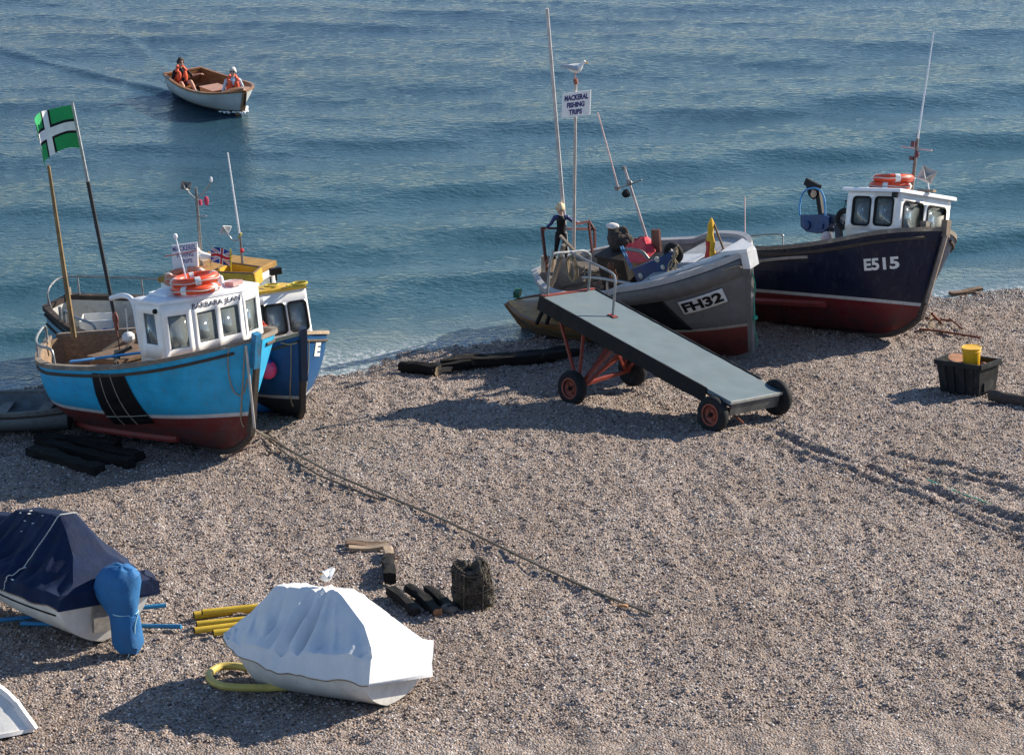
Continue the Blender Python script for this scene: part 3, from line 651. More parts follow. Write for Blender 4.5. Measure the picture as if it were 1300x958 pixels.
mb = MB(); mb.tube([pp(257, 298), pp(287, 338, yb-.3)], .005, 4); mb.tube([pp(262, 313), pp(269, 342, yb)], .005, 4); mb.build('stay', rope_dark, b3w)
ya = c3[1]+.6
poletube(b3w, 'whip_aerial', P3, (304.5, 300), (289, 194), 'y', ya, .02, .014, white_tube)
pxtube(b3w, 'aerial_post', P3, [(310.5, 354), (307, 325), (304.5, 296)], 'y', ya, .024, steel_dark, 8, 0)
mb = MB(); mb.ball(pp(307, 318, ya-.02), .045, n=8); mb.build('red_lamp', M('red_lamp_plastic', (.5, .02, .03), .4), b3w)
pxtube(b3w, 'reflector_arm', P3, [(304.5, 304), (296, 305), (291.5, 300), (287, 296)], 'y', ya, .012, steel, 6, 3)
reflector('radar_reflector', b3w, pp(286, 292, ya), .27, M('dull_white_metal', (.55, .55, .53), .5, .2), (.9, .4, .5))
mb = MB(); mb.torus(pp(305, 299, ya), .05, .014, rot(0, 1., .3), 12, 5); mb.build('lashing', M('yellow_rope', (.45, .36, .05), .9, .3, 30), b3w)
r0 = P3.px(234, 358, 'z', 2.24); rp_ = Pose(P3.w(r0), P3.R)
lifebuoy(Pose(rp_.w((0, 0, .04)), rp_.R), 'lower of two faded pink orange lifebuoys on the yellow roof beneath the white sign', faded_orange, G_RINGS, .3, .065)
lifebuoy(Pose(rp_.w((.02, .02, .15)), rp_.R @ rot(.5, R(4), R(-4))), 'upper of two faded pink orange lifebuoys on the yellow roof beneath the white sign', faded_orange, G_RINGS, .3, .065, .1)
# white sign board with rows of lettering
ys = r0[1]+.36; sg = thing('sign_board', P3, 'white board lettered in blue, standing on the yellow roofed boat behind lifebuoys', 'sign')
bl, br, tr, tl = [P3.px(u, v, 'y', ys) for u, v in ((219.5, 346), (251.5, 343), (250, 307.5), (217.5, 311.5))]
mb = MB(); mb.prism([bl, br, tr, tl], (0, .025, 0)); mb.build('board', M('white_board', (.78, .77, .8), .5, .05), sg)
ink = M('faded_blue_ink', (.1, .1, .28), .6, .2)
qm = quad_map(bl, br, tr, tl, (0, -.004, 0))
for i, (tx, a0, a1, b0, b1) in enumerate((('MACKEREL', .04, .96, .75, .95), ('FISHING', .2, .85, .52, .7), ('TRIPS', .3, .8, .3, .45))):
    text_on('lettering', tx, lambda a, b: qm(a0+(a1-a0)*a, b0+(b1-b0)*b), ink, sg, .02)
p = pp(262, 350, yb-.1); gp = Pose(P3.w(np.array([p[0], p[1], zt3(p[0], p[1])+.14])), rot(R(150), 0, 0))
gull('seagull', gp, 'seagull resting on the yellow roof beside the mast', 1.05)
# small union flag on a yellow stick
p = P3.px(294, 356, 'z', 2.2); fw = P3.w(p); ft = None
def union(u, v):
    X, Y = (u-.5)*2, (v-.5)
    if abs(X) < .1 or abs(Y) < .1: return 2
    if abs(X) < .17 or abs(Y) < .17: return 1
    d = min(abs(Y-X*.5), abs(Y+X*.5))
    return 2 if d < .035 else 1 if d < .1 else 0
base = fw+np.array([0, 0, .28]); 
fo = cloth_flag('flag', 'small red, white and blue flag on a yellow stick by the lifebuoys', Pose(base, rot(0, 0, 0)), union, [cloth_mat('blue_cloth', (.02, .04, .25)), cloth_mat('white_cloth', (.7, .7, .72)), cloth_mat('red_cloth', (.55, .02, .03))], [(0, 0), (-.12, .02), (-.25, -.03), (-.38, .0)], (.03, 0, .3), lambda u, v: .08*u-.02*math.sin(7*u), 48, 32)
mb = MB(); mb.tube([(0, 0, .33), (0, 0, -.42)], .014, 6); mb.build('flag_stick', M('yellow_stick', (.6, .5, .03), .5), fo)
# ================================================================== navy boat on the right, lettered E515
e5 = Hull(pose_deg(3.715, 57.685, -.299, -43.4, 9.5, -17.8), L=5.914, B=1.324, bs=.246, tm=.7, pb=4.4, z0=1.569, zm=1.1, z1=2.068, rk=.373, zk1=.42)
e5T = thing('fishing_boat', e5.pose, 'navy fishing boat with red bottom, white wheelhouse and rounded windows, rightmost on the beach', 'fishing boat', G_BOATS)
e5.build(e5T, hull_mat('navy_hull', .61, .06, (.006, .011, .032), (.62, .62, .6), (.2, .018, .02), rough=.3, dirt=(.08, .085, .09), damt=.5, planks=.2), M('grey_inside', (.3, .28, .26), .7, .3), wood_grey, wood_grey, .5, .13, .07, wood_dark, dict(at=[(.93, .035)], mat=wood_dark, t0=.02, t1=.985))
ze = lambda x, y: 2.666+.023*(x-4.5)
e5w, e5r = wheelhouse(e5T, [(4.2, -.846), (5.37, -.8), (5.37, .8), (4.2, .846)], 1.95, ze, {0: [(.12, .46, .12, .86), (.55, .9, .14, .87)], 1: [(.09, .47, .08, .8), (.56, .92, .08, .78)], 2: [(.15, .45, .14, .8), (.55, .85, .14, .8)], 3: [(.12, .36, .2, .8), (.42, .62, 0, .86), (.7, .9, .2, .8)]}, white, white_roof, glass, .1, .12, rubber, .07, roof_t=.06, camber=.02)
PE = e5.pose
tl, tr, br, bl = [e5.find(u, v, -1, .75, .7) for u, v in ((1096.5, 328.5), (1141, 325), (1142, 340.5), (1097.5, 343.5))]
e5.text('registration_lettering', 'E515', [bl, br, tr, tl], band_white, e5T, -1, .012, .035, 1.)
mb = MB(); mb.box(PE.px(1136, 247.5, 'y', -.9), (.1, .06, .1)); mb.build('lamp', black, e5w)
p = PE.px(1130, 240.5, 'y', -.15); bz = ze(p[0], 0)+.12
rp_ = Pose(PE.w((p[0], -.15, bz)), PE.R @ rot(0, 0, R(6)))
lifebuoy(Pose(rp_.w((0, 0, .06)), rp_.R), 'lower of two orange lifebuoys on the white roof of the navy boat', orange, G_RINGS, .33, .075)
lifebuoy(Pose(rp_.w((.03, .04, .2)), rp_.R @ rot(.5, R(2), R(-3))), 'upper of two orange lifebuoys on the white roof of the navy boat', orange, G_RINGS, .33, .075)
ym = .1
o, p0_, p1_ = poletube(e5w, 'mast', PE, (1157, 247), (1166, 166), 'y', ym, .035, .028, M('brown_mast', (.2, .15, .12), .6, .3))
poletube(e5w, 'whip_aerial', PE, (1165, 176), (1185.5, 40), 'y', ym-.03, .02, .012, white_tube)
pxtube(e5w, 'crosstree', PE, [(1144, 186), (1183, 191)], 'y', ym, .016, M('pink_white_tube', (.6, .42, .4), .5), 6, 0)
mb = MB(); mb.box(PE.px(1160, 183, 'y', ym-.05), (.08, .08, .1)); mb.ball(PE.px(1164, 196, 'y', ym-.04), (.05, .05, .07), n=8); mb.box(PE.px(1157.5, 201, 'y', ym-.04), (.08, .06, .07)); mb.build('mast_lamp', M('dark_red_lamp', (.12, .03, .04), .5), e5w)
reflector('radar_reflector', e5w, PE.px(1177, 222, 'y', ym), .42, M('pale_grey_metal', (.5, .47, .44), .5, .2), (.3, .35, .5))
mb = MB(); mb.tube([PE.px(1178, 232, 'y', ym), PE.px(1180, 246, 'y', ym)], .012, 6); mb.build('reflector_stand', white_tube, e5w)
mb = MB(); a = PE.px(1166, 245, 'y', ym-.1); b = PE.px(1186, 248, 'y', ym-.1); mb.bar((a[0], a[1], ze(*a[:2])+.11), (b[0], b[1], ze(*b[:2])+.11), .1, .05); mb.build('roof_plank', wood_pale, e5w)
mb = MB(); mb.bar(e5.pt(1, .93, 1)+(.03, 0, 0), e5.pt(1, 1, 1)+(.0, 0, .2), .13, .13, (1, 0, 0)); mb.build('stem_post', M('grey_brown_post', (.2, .15, .11), .8, .3, 8, .4), e5T)
mb = MB(); mb.tube([e5.pt(1, q, 1)+(.06, -.03, 0) for q in (.16, .4, .7, .95)], .045, 7); mb.build('stem_band', M('worn_stem_wood', (.3, .23, .18), .8, .3, 8, .4), e5T)
mb = MB(); mb.box(PE.px(1174, 288, 'z', 2.1), (.14, .12, .22)); mb.build('bollard', wood_grey, e5T)
mb = MB()
for sd in (-1, 1): mb.tube([e5.off(t, .33-.05*abs(t-.5), sd, .03) for t in [.18+i*.04 for i in range(13)]], .07, 6)
mb.build('bilge_keel', M('red_antifouling', (.2, .03, .025), .6, .3, 6), e5T)
mb = MB(); mb.tube(hullrope(e5, [(930, 342), (960, 333), (995, 328), (1026, 326)], -1, .03, 4, .3, .8), .03, 6); mb.build('side_rail', M('pale_stripe_wood', (.35, .3, .26), .7), e5T)
# stern rail, whip and net hauler
mb = MB(); rr = [e5.pt(t, 1, 1)*(1, .96, 1)+(0, 0, .4) for t in (.03, .12, .2, .3, .4, .5)]
rr = [PE.px(u, v, 'y', .55) for u, v in ((866, 301), (900, 300), (930, 303), (960, 299), (991, 297.5), (994, 303), (994, 312))]; mb.tube(smooth_path(rr, 4), .016, 6); mb.build('handrail', steel, e5T)
pxtube(e5T, 'whip_aerial', PE, [(946, 312), (945.5, 250)], 'y', .5, .012, M('pink_white_tube', (.6, .42, .4), .5), 6, 0)
mb = MB(); yq = -.5; q = lambda u, v, y=yq: PE.px(u, v, 'y', y)
mb.prism([q(1016, 273), q(1046, 272), q(1052, 275), q(1052, 288), q(1044, 294.5), q(1024, 294.5), q(1016.5, 288)], (0, .3, 0)); hb = mb.build('net_hauler', blue_steel, e5T)
mb = MB(); c_ = q(1024, 286, yq-.01); mb.lathe([(.0, 0), (.09, 0), (.09, .03), (.04, .05), (0, .05)], (c_, frame_from((0, -1, 0))), 18); mb.box(q(1040, 287, yq-.015), (.18, .03, .1)); mb.build('hauler_disc', blue_steel, hb)
mb = MB(); mb.tube(smooth_path([q(1015.5, 274), (q(1015, 262)), q(1019, 246), q(1026, 240), q(1036, 239), q(1043, 244), q(1047, 256), q(1047.5, 274)], 5), .02, 7); mb.build('hauler_hoop', M('light_blue_hoop', (.06, .25, .5), .5), hb)
mb = MB(); mb.bar(q(1043, 273, yq+.1), q(1038.5, 242, yq+.1), .08, .1, mi=0); mb.bar(q(1039.5, 239, yq+.1), q(1024, 230.5, yq+.1), .12, .14); mb.bar(q(1026, 234, yq+.1), q(1029, 246, yq+.1), .06, .08); mb.bar(q(1028, 246, yq+.1), q(1034, 252, yq+.1), .06, .06); mb.build('hauler_arm', black, hb)
mb = MB(); mb.lathe([(.03, -.06), (.075, -.05), (.04, 0), (.075, .05), (.03, .06)], (q(1035, 246.5, yq+.08), frame_from((0, -1, 0))), 14); mb.build('block', M('pale_brown_sheave', (.42, .28, .18), .6), hb)
mb = MB(); mb.bar(q(1047, 276, yq+.15), q(1075, 280, yq+.15), .14, .16); mb.bar(q(1050, 282, yq+.15), q(1052, 302, yq+.15), .12, .14); mb.bar(q(1064, 285, yq+.15), q(1066, 306, yq+.15), .1, .12); mb.build('hauler_beam', M('grimy_blue_beam', (.03, .04, .07), .6, .4, 8, wear=(.16, .13, .1)), hb)
def spoked_wheel(parent, c, fr, Rw, r, rimmat):
    a = MB(); a.torus(c, Rw, r, fr, 28, 10); t_ = a.build('tyre', tyre_mat, parent)
    b = MB(); b.torus(c, Rw-r*1.05, .014, fr, 24, 6)
    for k in range(6): v = fr @ np.array([math.cos(k*PI/3), math.sin(k*PI/3), 0]); b.bar(np.array(c)+v*.03, np.array(c)+v*(Rw-r), .02, .02, fr[:, 2])
    b.lathe([(0, -.05), (.05, -.05), (.05, .05), (0, .05)], (np.array(c), fr), 12); b.build('rim', rimmat, t_)
spoked_wheel(e5T, q(1073, 278, yq+.02), frame_from((.1, -1, 0)), .165, .055, steel_dark)
mb = MB(); mb.tube([q(1070, 270, yq+.1), q(1074, 256, yq+.1)], .008, 5); mb.ball(q(1074, 255, yq+.1), .025, n=6); mb.build('gear_lever', black, e5T)
mb = MB(); p = q(1049, 302, -.8); mb.ball(p, (.11, .1, .13), n=10); mb.ball(p+(.09, .02, -.06), (.08, .08, .06), n=8); mb.build('float', M('pink_white_float', (.65, .5, .46), .5, .2), e5T)

# ================================================================== grey boat with the trip sign
fh = Hull(pose_deg(.867, 56.949, -.126, -46.2, 5.9, 11.2), L=5.747, B=1.297, bs=.2, tm=.376, pb=3.9, z0=1.188, zm=1.46, z1=2.21, rk=.425, ve=.838, step=(.54, .6, .1))
fhT = thing('fishing_boat', fh.pose, 'open grey fishing boat with white rails and red bottom, behind the boarding ramp', 'fishing boat', G_BOATS); PF = fh.pose
grey_rail = M('grey_white_rail', (.42, .41, .41), .6, .2, 5, .2, 40, wear=(.25, .21, .17), wl=(.56, .7))
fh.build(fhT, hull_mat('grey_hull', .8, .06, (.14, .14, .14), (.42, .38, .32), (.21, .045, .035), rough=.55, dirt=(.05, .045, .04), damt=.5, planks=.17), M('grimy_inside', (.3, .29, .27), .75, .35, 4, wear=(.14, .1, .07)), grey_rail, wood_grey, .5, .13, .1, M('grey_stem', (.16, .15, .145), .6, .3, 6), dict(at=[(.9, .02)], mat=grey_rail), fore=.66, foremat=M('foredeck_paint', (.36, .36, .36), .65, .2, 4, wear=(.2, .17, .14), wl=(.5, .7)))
# bulwark plank band and the dark rubbing patch amidships
mb = MB(); mb.grid([[fh.off(.53+.45*i/24, q_, -1, .02) for q_ in (.82, .9, .985)] for i in range(25)]); mb.grid([[fh.off(.53+.45*i/24, q_, 1, .02) for q_ in (.82, .9, .985)] for i in range(25)]); mb.build('bulwark_plank', M('grey_bulwark', (.135, .135, .135), .6, .25, 4, wear=(.2, .19, .18), wl=(.6, .75)), fhT, solid=.02)
a = [fh.find(u, v, -1, .5, .7) for u, v in ((800, 415), (880, 418), (838, 378), (795, 380))]
fh.plate('rubbing_panel', a, black_panel, fhT, d=.012)
tl, tr, br, bl = [fh.find(u, v, -1, .8, .7) for u, v in ((860.4, 382.6), (916.3, 364.6), (923.8, 381.2), (869.2, 397.8))]
pl = fh.plate('registration_plate', [bl, br, tr, tl], M('plate_white', (.62, .61, .58), .6, .12), fhT, d=.03)
ins = lambda a, b: (bl*(1-a)+br*a)*(1-b)+(tl*(1-a)+tr*a)*b
fh.text('registration_lettering', 'FH32', [ins(.05, .14), ins(.95, .14), ins(.95, .86), ins(.05, .86)], black, pl, -1, .042, .045)
# white bow cap and stem
wht = M('chalky_white', (.7, .7, .7), .5, .1, 6, wear=(.45, .42, .38), wl=(.62, .75))
mb = MB(); e = fh.pt(1, 1, 1); mb.prism([e+(-.42, -.32, .03), e+(.04, -.09, .05), e+(.04, .09, .05), e+(-.42, .32, .03)], (0, 0, .085)); mb.prism([e+(-.1, -.14, -.26), e+(.05, -.1, -.26), e+(.05, .14, -.26), e+(-.12, .26, -.26)], (0, 0, .3)); mb.build('bow_cap', wht, fhT)
mb = MB(); mb.grid([[fh.off(t, q_, 1, .015) for q_ in (.5, .6, .7, .8, .9)] for t in (.86, .9, .94, .97, .992)]); mb.build('bow_panel', wht, fhT, solid=.012)
mb = MB(); mb.tube([fh.pt(1, q_, 1)+(.06+.02*math.sin(q_*20), .03+.03*math.sin(q_*13), 0) for q_ in [.05+.05*i for i in range(19)]], .012, 5); p = fh.pt(1, .35, 1); mb.ball(p+(.08, .02, 0), .05, n=8); mb.build('bow_line', rope_green, fhT)
mb = MB(); mb.bar(fh.pt(.8, 1, -1)*(1, .6, 1)+(0, 0, .1), fh.pt(.93, 1, -1)*(1, .2, 1)+(0, 0, .12), .05, .05); mb.bar(fh.pt(.7, 1, -1)*(1, .8, 1)+(0, 0, .07), fh.pt(.92, 1, -1)*(1, .35, 1)+(0, 0, .09), .05, .04); mb.build('deck_batten', wht, fhT)
mb = MB(); hp = PF.px(873, 332, 'z', 2.0); mb.box(hp+(0, 0, .02), (.75, .4, .1), rot(0, R(9), 0)); mb.build('hatch_cover', wht, fhT)
rr = random.Random(9); mb = MB()
for k in range(10): a, b = PF.px(rr.uniform(730, 790), rr.uniform(340, 360), 'z', 1.2), PF.px(rr.uniform(730, 790), rr.uniform(340, 360), 'z', 1.25); mb.tube(smooth_path(wavy_rope(a, b, 5, 0, .09, k), 3), .014, 5)
mb.build('tangled_line', rope_dark, fhT); mb = MB(); c_ = PF.px(905, 338, 'z', 2.1)
for k in range(7): mb.torus(c_+(.02*math.sin(k*2), .02*math.cos(k*3), .01*k), .13-.008*k, .013, None, 22, 5, 0, 0, 2*PI, .06)
mb.tube(smooth_path([c_+(.1, 0, 0), c_+(.35, -.12, .03), c_+(.55, .08, .05), c_+(.75, -.02, .08)], 5), .012, 5); mb.build('mooring_coil', rope_tan, fhT)
# sign, its post and the tall pole
q = lambda u, v, y: PF.px(u, v, 'y', y)
st_ = thing('trip_sign', PF, 'white sign lettered in navy on a thin post, with a gull perched on top', 'sign')
s0, s1 = q(728, 325, -.25), q(731, 104, -.25); mb = MB(); mb.tube([s0, s1], [.034, .026], 8); mb.build('post', M('pinkish_grey_post', (.5, .44, .4), .5, .2, 6), st_)
mb = MB(); mb.tube([s1-(0, 0, .04), s1+(0, 0, .06)], .045, 10); mb.build('post_cap', M('red_brown_cap', (.25, .1, .07), .6), st_)
corners = [q(u, v, -.25)+np.array([0, -.05, 0]) for u, v in ((714.8, 149), (750.8, 144.8), (752, 113.2), (716.8, 118))]
mb = MB(); mb.prism(corners, (0, .02, 0)); mb.build('board', M('white_board', (.78, .77, .8), .5, .05), st_)
qm = quad_map(*corners, off=(0, -.004, 0)); navy_ink = M('navy_ink', (.014, .016, .15), .5, .1)
for tx, a0, a1, b0, b1 in (('MACKERAL', .08, .93, .67, .9), ('FISHING', .18, .81, .38, .6), ('TRIPS', .26, .73, .09, .31)): text_on('lettering', tx, lambda a, b: qm(a0+(a1-a0)*a, b0+(b1-b0)*b), navy_ink, st_, .05)
gull('seagull', Pose(PF.w(s1+(0, 0, .06)), rot(R(-15), 0, 0)), 'grey backed gull perched on the post above the trip sign', 1.05)
poletube(fhT, 'tall_pole', PF, (719.5, 322), (694.5, 11), 'y', .25, .042, .03, M('pale_grey_pole', (.45, .43, .43), .45, .2))
# red gallows frame on the stern
mb = MB(); g = lambda u, v, x=.55: PF.px(u, v, 'x', x)
mb.bar(g(694.5, 345), g(688, 289), .045, .045); mb.bar(g(687.5, 289.5), g(755, 291), .042, .042); mb.bar(g(754.5, 290), g(755.5, 322), .042, .042)
mb.bar(g(752, 320, 1.0), g(747, 280, 1.0), .04, .04); mb.bar(g(748, 281, 1.0), g(727, 285, 1.0), .04, .04); mb.bar(g(748, 281, 1.0), g(754, 290.5), .04, .04); mb.build('gallows_frame', M('dark_red_frame', (.11, .025, .018), .6, .3, 8, wear=(.06, .03, .025)), fhT)
mb = MB(); mb.bar(g(692.5, 345, .5), g(692.5, 325, .5), .12, .12); mb.bar(g(702, 346, .5), g(703.5, 319, .5), .08, .06); mb.build('mooring_post', M('pale_worn_post', (.36, .28, .2), .8, .3), fhT)
mb = MB(); y_ = -.75; mb.bar(q(716, 311, y_), q(702, 358, y_), .07, .07); mb.bar(q(700, 352, y_), q(690, 368, y_), .07, .06); mb.bar(q(711, 299, y_), q(740, 330, y_), .05, .05); mb.bar(q(704, 345, y_), q(700, 364, y_), .05, .05); mb.build('shear_leg', wood_grey, fhT)
# clutter inside
mb = MB()
for k in range(4): a = PF.px(735+9*k, 352+4*k, 'z', 1.1); b = PF.px(795+4*k, 338+5*k, 'z', 1.15); mb.bar(a, b, .08, .04)
mb.bar(PF.px(742, 338, 'z', 1.3), PF.px(744, 362, 'z', 1.05), .03, .03); mb.build('bottom_board', wood_pale, fhT)
mb = MB(); mb.bar(PF.px(725, 330, 'z', 1.25), PF.px(760, 342, 'z', 1.25), .25, .04); mb.build('thwart', wood_grey, fhT)
mb = MB(); mb.tube(smooth_path([PF.px(u, v, 'y', -.95) for u, v in ((740, 352), (760, 353), (790, 358), (815, 363))], 4), .03, 7); mb.tube([PF.px(771, 358, 'y', -.9), PF.px(771, 368, 'y', -.9)], .025, 6); mb.build('inner_rail', steel, fhT)
mb = MB(); c_ = PF.px(792, 345, 'z', 1.35); mb.box(c_, (.75, .55, .75)); mb.box(c_+(.0, 0, .4), (.8, .6, .05)); mb.build('engine_casing', M('oily_casing', (.03, .027, .025), .6, .5, 6, wear=(.12, .08, .06)), fhT)
mb = MB(); c_ = PF.px(778, 340, 'y', -.5)
for k in range(7): mb.tube(wavy_rope(c_+(.02*k-.05, -.04, .12), c_+(.03*k-.08, -.04, -.3), 6, 0, .03, k), .018, 5)
mb.build('hanging_net', M('rusty_net', (.15, .07, .04), .9, .4), fhT)
net = MB(); c_ = PF.px(784, 304, 'y', .3)
for k, (dx, dz, r) in enumerate(((0, 0, .2), (-.08, .16, .12), (.16, -.08, .16), (-.2, -.14, .1), (.1, .12, .1))): net.ball(c_+(dx, .03*k, dz), (r*1.1, r, r*1.15), n=10)
nb = net.build('net_bundle', M('dark_brown_net', (.05, .04, .035), .95, .5, 12, 1., 40), fhT)
nb.modifiers.new('remesh', 'REMESH').voxel_size = .03; dm = nb.modifiers.new('lumps', 'DISPLACE'); tx = bpy.data.textures.new('lumps', 'CLOUDS'); tx.noise_scale = .08; dm.texture = tx; dm.strength = .06
mb = MB(); mb.ball(c_+(-.06, 0, .28), (.16, .1, .05), n=10); mb.build('white_rag', M('white_rag_cloth', (.6, .57, .55), .9, .15), fhT)
mb = MB(); a_ = [PF.px(u, v, 'y', .1) for u, v in ((827, 322), (838, 320), (836, 292), (826.5, 292))]; mb.prism(a_, (0, .05, 0)); mb.build('upright_board', M('red_brown_board', (.17, .07, .05), .7, .3, 6), fhT)
# red tarpaulin over a bin
def crumple(corners, n, amp, seed, extra=None):
    bl, br, tr, tl = [np.array(c, float) for c in corners]; rr = []
    for i in range(n+1):
        row = []
        for j in range(n+1):
            a, b = i/n, j/n; p = (bl*(1-a)+br*a)*(1-b)+(tl*(1-a)+tr*a)*b
            row.append(p+np.array([mnoise.noise(Vector((p[0]*5+seed, p[1]*5, p[2]*5))), mnoise.noise(Vector((p[0]*5, p[1]*5+seed, p[2]*5+9))), mnoise.noise(Vector((p[0]*6, p[1]*6, p[2]*6+seed)))])*amp)
        rr.append(row)
    return rr
rt = M('red_tarpaulin', (.55, .035, .05), .6, .15, 6)
tp = tag(bpy.data.objects.new('tarpaulin', None), 'crumpled red tarpaulin heaped amidships in the grey boat', 'tarpaulin'); COL.objects.link(tp); tp.matrix_world = PF.matrix()
cq = [PF.px(u, v, 'y', y) for u, v, y in ((797, 333, -.3), (823, 330, -.3), (818, 300, .15), (794, 314, .15))]; mb = MB(); mb.grid(crumple(cq, 12, .05, 3))
cq2 = [PF.px(u, v, 'y', y) for u, v, y in ((823, 330, -.3), (832, 319, -.05), (826, 303, .25), (818, 300, .15))]; mb.grid(crumple(cq2, 12, .04, 7)); mb.build('sheet', rt, tp, 80, solid=.012)
mb = MB(); mb.grid(crumple([PF.px(u, v, 'y', .2) for u, v in ((806, 312), (822, 309), (818, 299), (806, 303))], 10, .07, 5)); mb.build('fold', M('dark_red_fold', (.3, .02, .025), .7, .2), tp, 80, solid=.02)
mb = MB(); mb.tube(smooth_path([PF.px(u, v, 'y', -.35) for u, v in ((790, 316), (803, 317), (815, 320), (823, 329))], 5), .035, 8); mb.tube([PF.px(787.5, 313, 'y', -.4), PF.px(801, 342, 'y', -.4)], .014, 6, mi=1); mb.tube([PF.px(790, 312, 'y', -.4), PF.px(803, 340, 'y', -.4)], .014, 6, mi=1); mb.build('guard_tube', [steel_dark, M('light_blue_hoop', (.06, .25, .5), .5)], fhT)
mb = MB(); mb.prism([PF.px(u, v, 'y', -.62) for u, v in ((802.5, 342), (809, 358), (814, 360.5), (830, 354), (848, 345), (856, 323), (845, 322.5), (834, 328.5))], (0, .14, 0)); hb = mb.build('net_hauler', blue_steel, fhT)
mb = MB()
for u, v, r in ((814, 350, .06), (834.5, 329, .06), (842, 339, .05)): mb.lathe([(0, 0), (r, 0), (r, .02), (r*.5, .04), (0, .04)], (PF.px(u, v, 'y', -.62), frame_from((0, -1, 0))), 14)
mb.build('hauler_bolt', M('pale_steel', (.45, .42, .36), .5, .2), hb)
spoked_wheel(fhT, PF.px(855, 321.5, 'y', -.5), frame_from((.2, -1, .1)), .155, .055, steel_dark)
mb = MB()
for k in range(5): mb.tube(wavy_rope(PF.px(860, 312+k, 'y', -.66), PF.px(846+3*k, 345, 'y', -.66), 8, 0, .035, k+40), .013, 5)
mb.build('tangled_rope', rope_tan, fhT)
mb = MB()
for k in range(9):
    a_ = k*.35; c_ = PF.px(725+.5*(k % 3), 340, 'y', -.86); mb.torus(c_+(0.01*(k % 3), -.012*k+.05, 0), .1, .012, frame_from((math.sin(a_)*.3, -1, .1)) @ np.diag([.8+.07*(k % 4), 2.3+.12*(k % 3), 1]), 26, 5)
mb.build('rope_coil', rope_tan, fhT)
# yellow oilskin on its stick
ok = thing('oilskin', PF, 'yellow and red oilskin wrapped round a stick on the grey bow', 'oilskin')
b0, b1 = PF.px(901, 331, 'y', -.1), PF.px(903, 277, 'y', -.1); mb = MB(); rings = []
for i in range(15):
    f_ = i/14; c_ = b0+(b1-b0)*f_; rad = .09*(1-f_)**.7+.028+.012*math.sin(f_*17)
    rings.append([c_+np.array([rad*(1+.25*math.sin(3*a+f_*5))*math.cos(a), rad*.8*(1+.25*math.cos(2*a+f_*4))*math.sin(a), 0]) for a in [2*PI*k/14 for k in range(14)]])
mb.grid(rings, 0, True); mb.poly(rings[-1]); mb.poly(rings[0])
for k in range(len(mb.f)):
    if k < 14*7 and 8 <= (k % 14) <= 11: mb.m[k] = 1
    if k < 14*2: mb.m[k] = 1
mb.build('cloth', [M('yellow_oilskin', (.62, .36, .02), .55, .2, 10), M('red_oilskin', (.4, .02, .02), .55, .2)], ok, 60)
mb = MB(); mb.tube([PF.px(920, 320, 'y', -.05), PF.px(906, 283, 'y', -.05)], .022, 7); mb.build('stick', wood_brown, ok)
mb = MB(); mb.ball(PF.px(921, 321, 'y', -.05), (.12, .14, .09), n=10); mb.ball(PF.px(915, 324, 'y', -.05), (.15, .1, .06), n=10); bag = mb.build('rope_bag', M('grey_rag', (.3, .26, .25), .9, .3, 10, .6, 60), fhT)
# aerial mast leaning aft
ya = .2
poletube(fhT, 'aerial_mast', PF, (823, 308), (792.5, 212), 'y', ya, .026, .022, M('pinkish_tube', (.5, .4, .38), .5, .2))
poletube(fhT, 'whip_aerial', PF, (785, 239), (759, 143), 'y', ya, .017, .012, M('pink_white_tube', (.6, .42, .4), .5))
mb = MB(); mb.tube([q(782, 240, ya), q(800, 234, ya), q(815, 228, ya)], .014, 6); mb.box(q(784, 239, ya), (.1, .06, .08)); mb.ball(q(799, 232, ya-.03), (.07, .05, .06), n=8); mb.box(q(792.5, 213, ya), (.07, .06, .05)); mb.build('aerial_bracket', steel_dark, fhT)
mb = MB(); mb.lathe([(.0, 0), (.075, 0), (.085, .05), (.05, .12), (0, .13)], (q(797.5, 244, ya-.1), frame_from((-.3, -1, -.2))), 14); mb.build('floodlight', black, fhT)
# ================================================================== boarding ramp on wheels
rmp = Pose((.988, 51.608, 2.334), rot(R(-47.77), R(-8.06), R(-7.23))); RL, RW = 4.771, 1.327
rT = thing('boarding_ramp', rmp, 'wheeled boarding ramp with grey deck, black rubber skirts and red frame on the shingle', 'boarding ramp')
deckm = M('grey_ramp_deck', (.11, .15, .168), .65, .1, 2.5, .12, 60, wear=(.115, .14, .14), wl=(.52, .75), ws=2.2)
mb = MB(); mb.box((RL/2, 0, -.035), (RL, RW, .07)); mb.build('deck', deckm, rT)
mb = MB(); mb.box((RL+.012, 0, -.02), (.02, RW+.01, .05)); mb.build('nosing', M('bright_edge', (.5, .5, .46), .45, .15, 10, metal=.4), rT)
mb = MB(); mb.box((RL-.02, 0, -.17), (.03, RW-.1, .2)); mb.build('end_plate', M('zinc_plate', (.13, .135, .135), .45, .35, 4, metal=.5), rT)
mb = MB(); mb.bar((.03, -RW/2, .012), (.03, RW/2, .012), .05, .03); mb.build('end_bar', red_steel, rT)
def skirt(y):
    mb = MB(); n = 130; rows = []
    for i in range(n+1):
        x = i/n*(RL-.55); dip = .25+.012*mnoise.noise(Vector((x*9, y, 1)))+.01*mnoise.noise(Vector((x*2, y, 4))); b = .012*mnoise.noise(Vector((x*6, y, 7)))
        rows.append([(x, y+s*(.012+b), z) for s, z in ((1, .02), (1, -.1), (1.3, -.2), (1.1, -dip), (-1, -dip), (-1, .02), (1, .02))])
    mb.grid(rows); mb.poly(rows[0][:6]); mb.poly(rows[-1][:6]); return mb
for y in (-RW/2-.02, RW/2+.02): skirt(y).build('skirt', rubber, rT)
mb = MB()
for y in (-.45, .45): mb.bar((.1, y, -.13), (RL-.15, y, -.13), .06, .12)
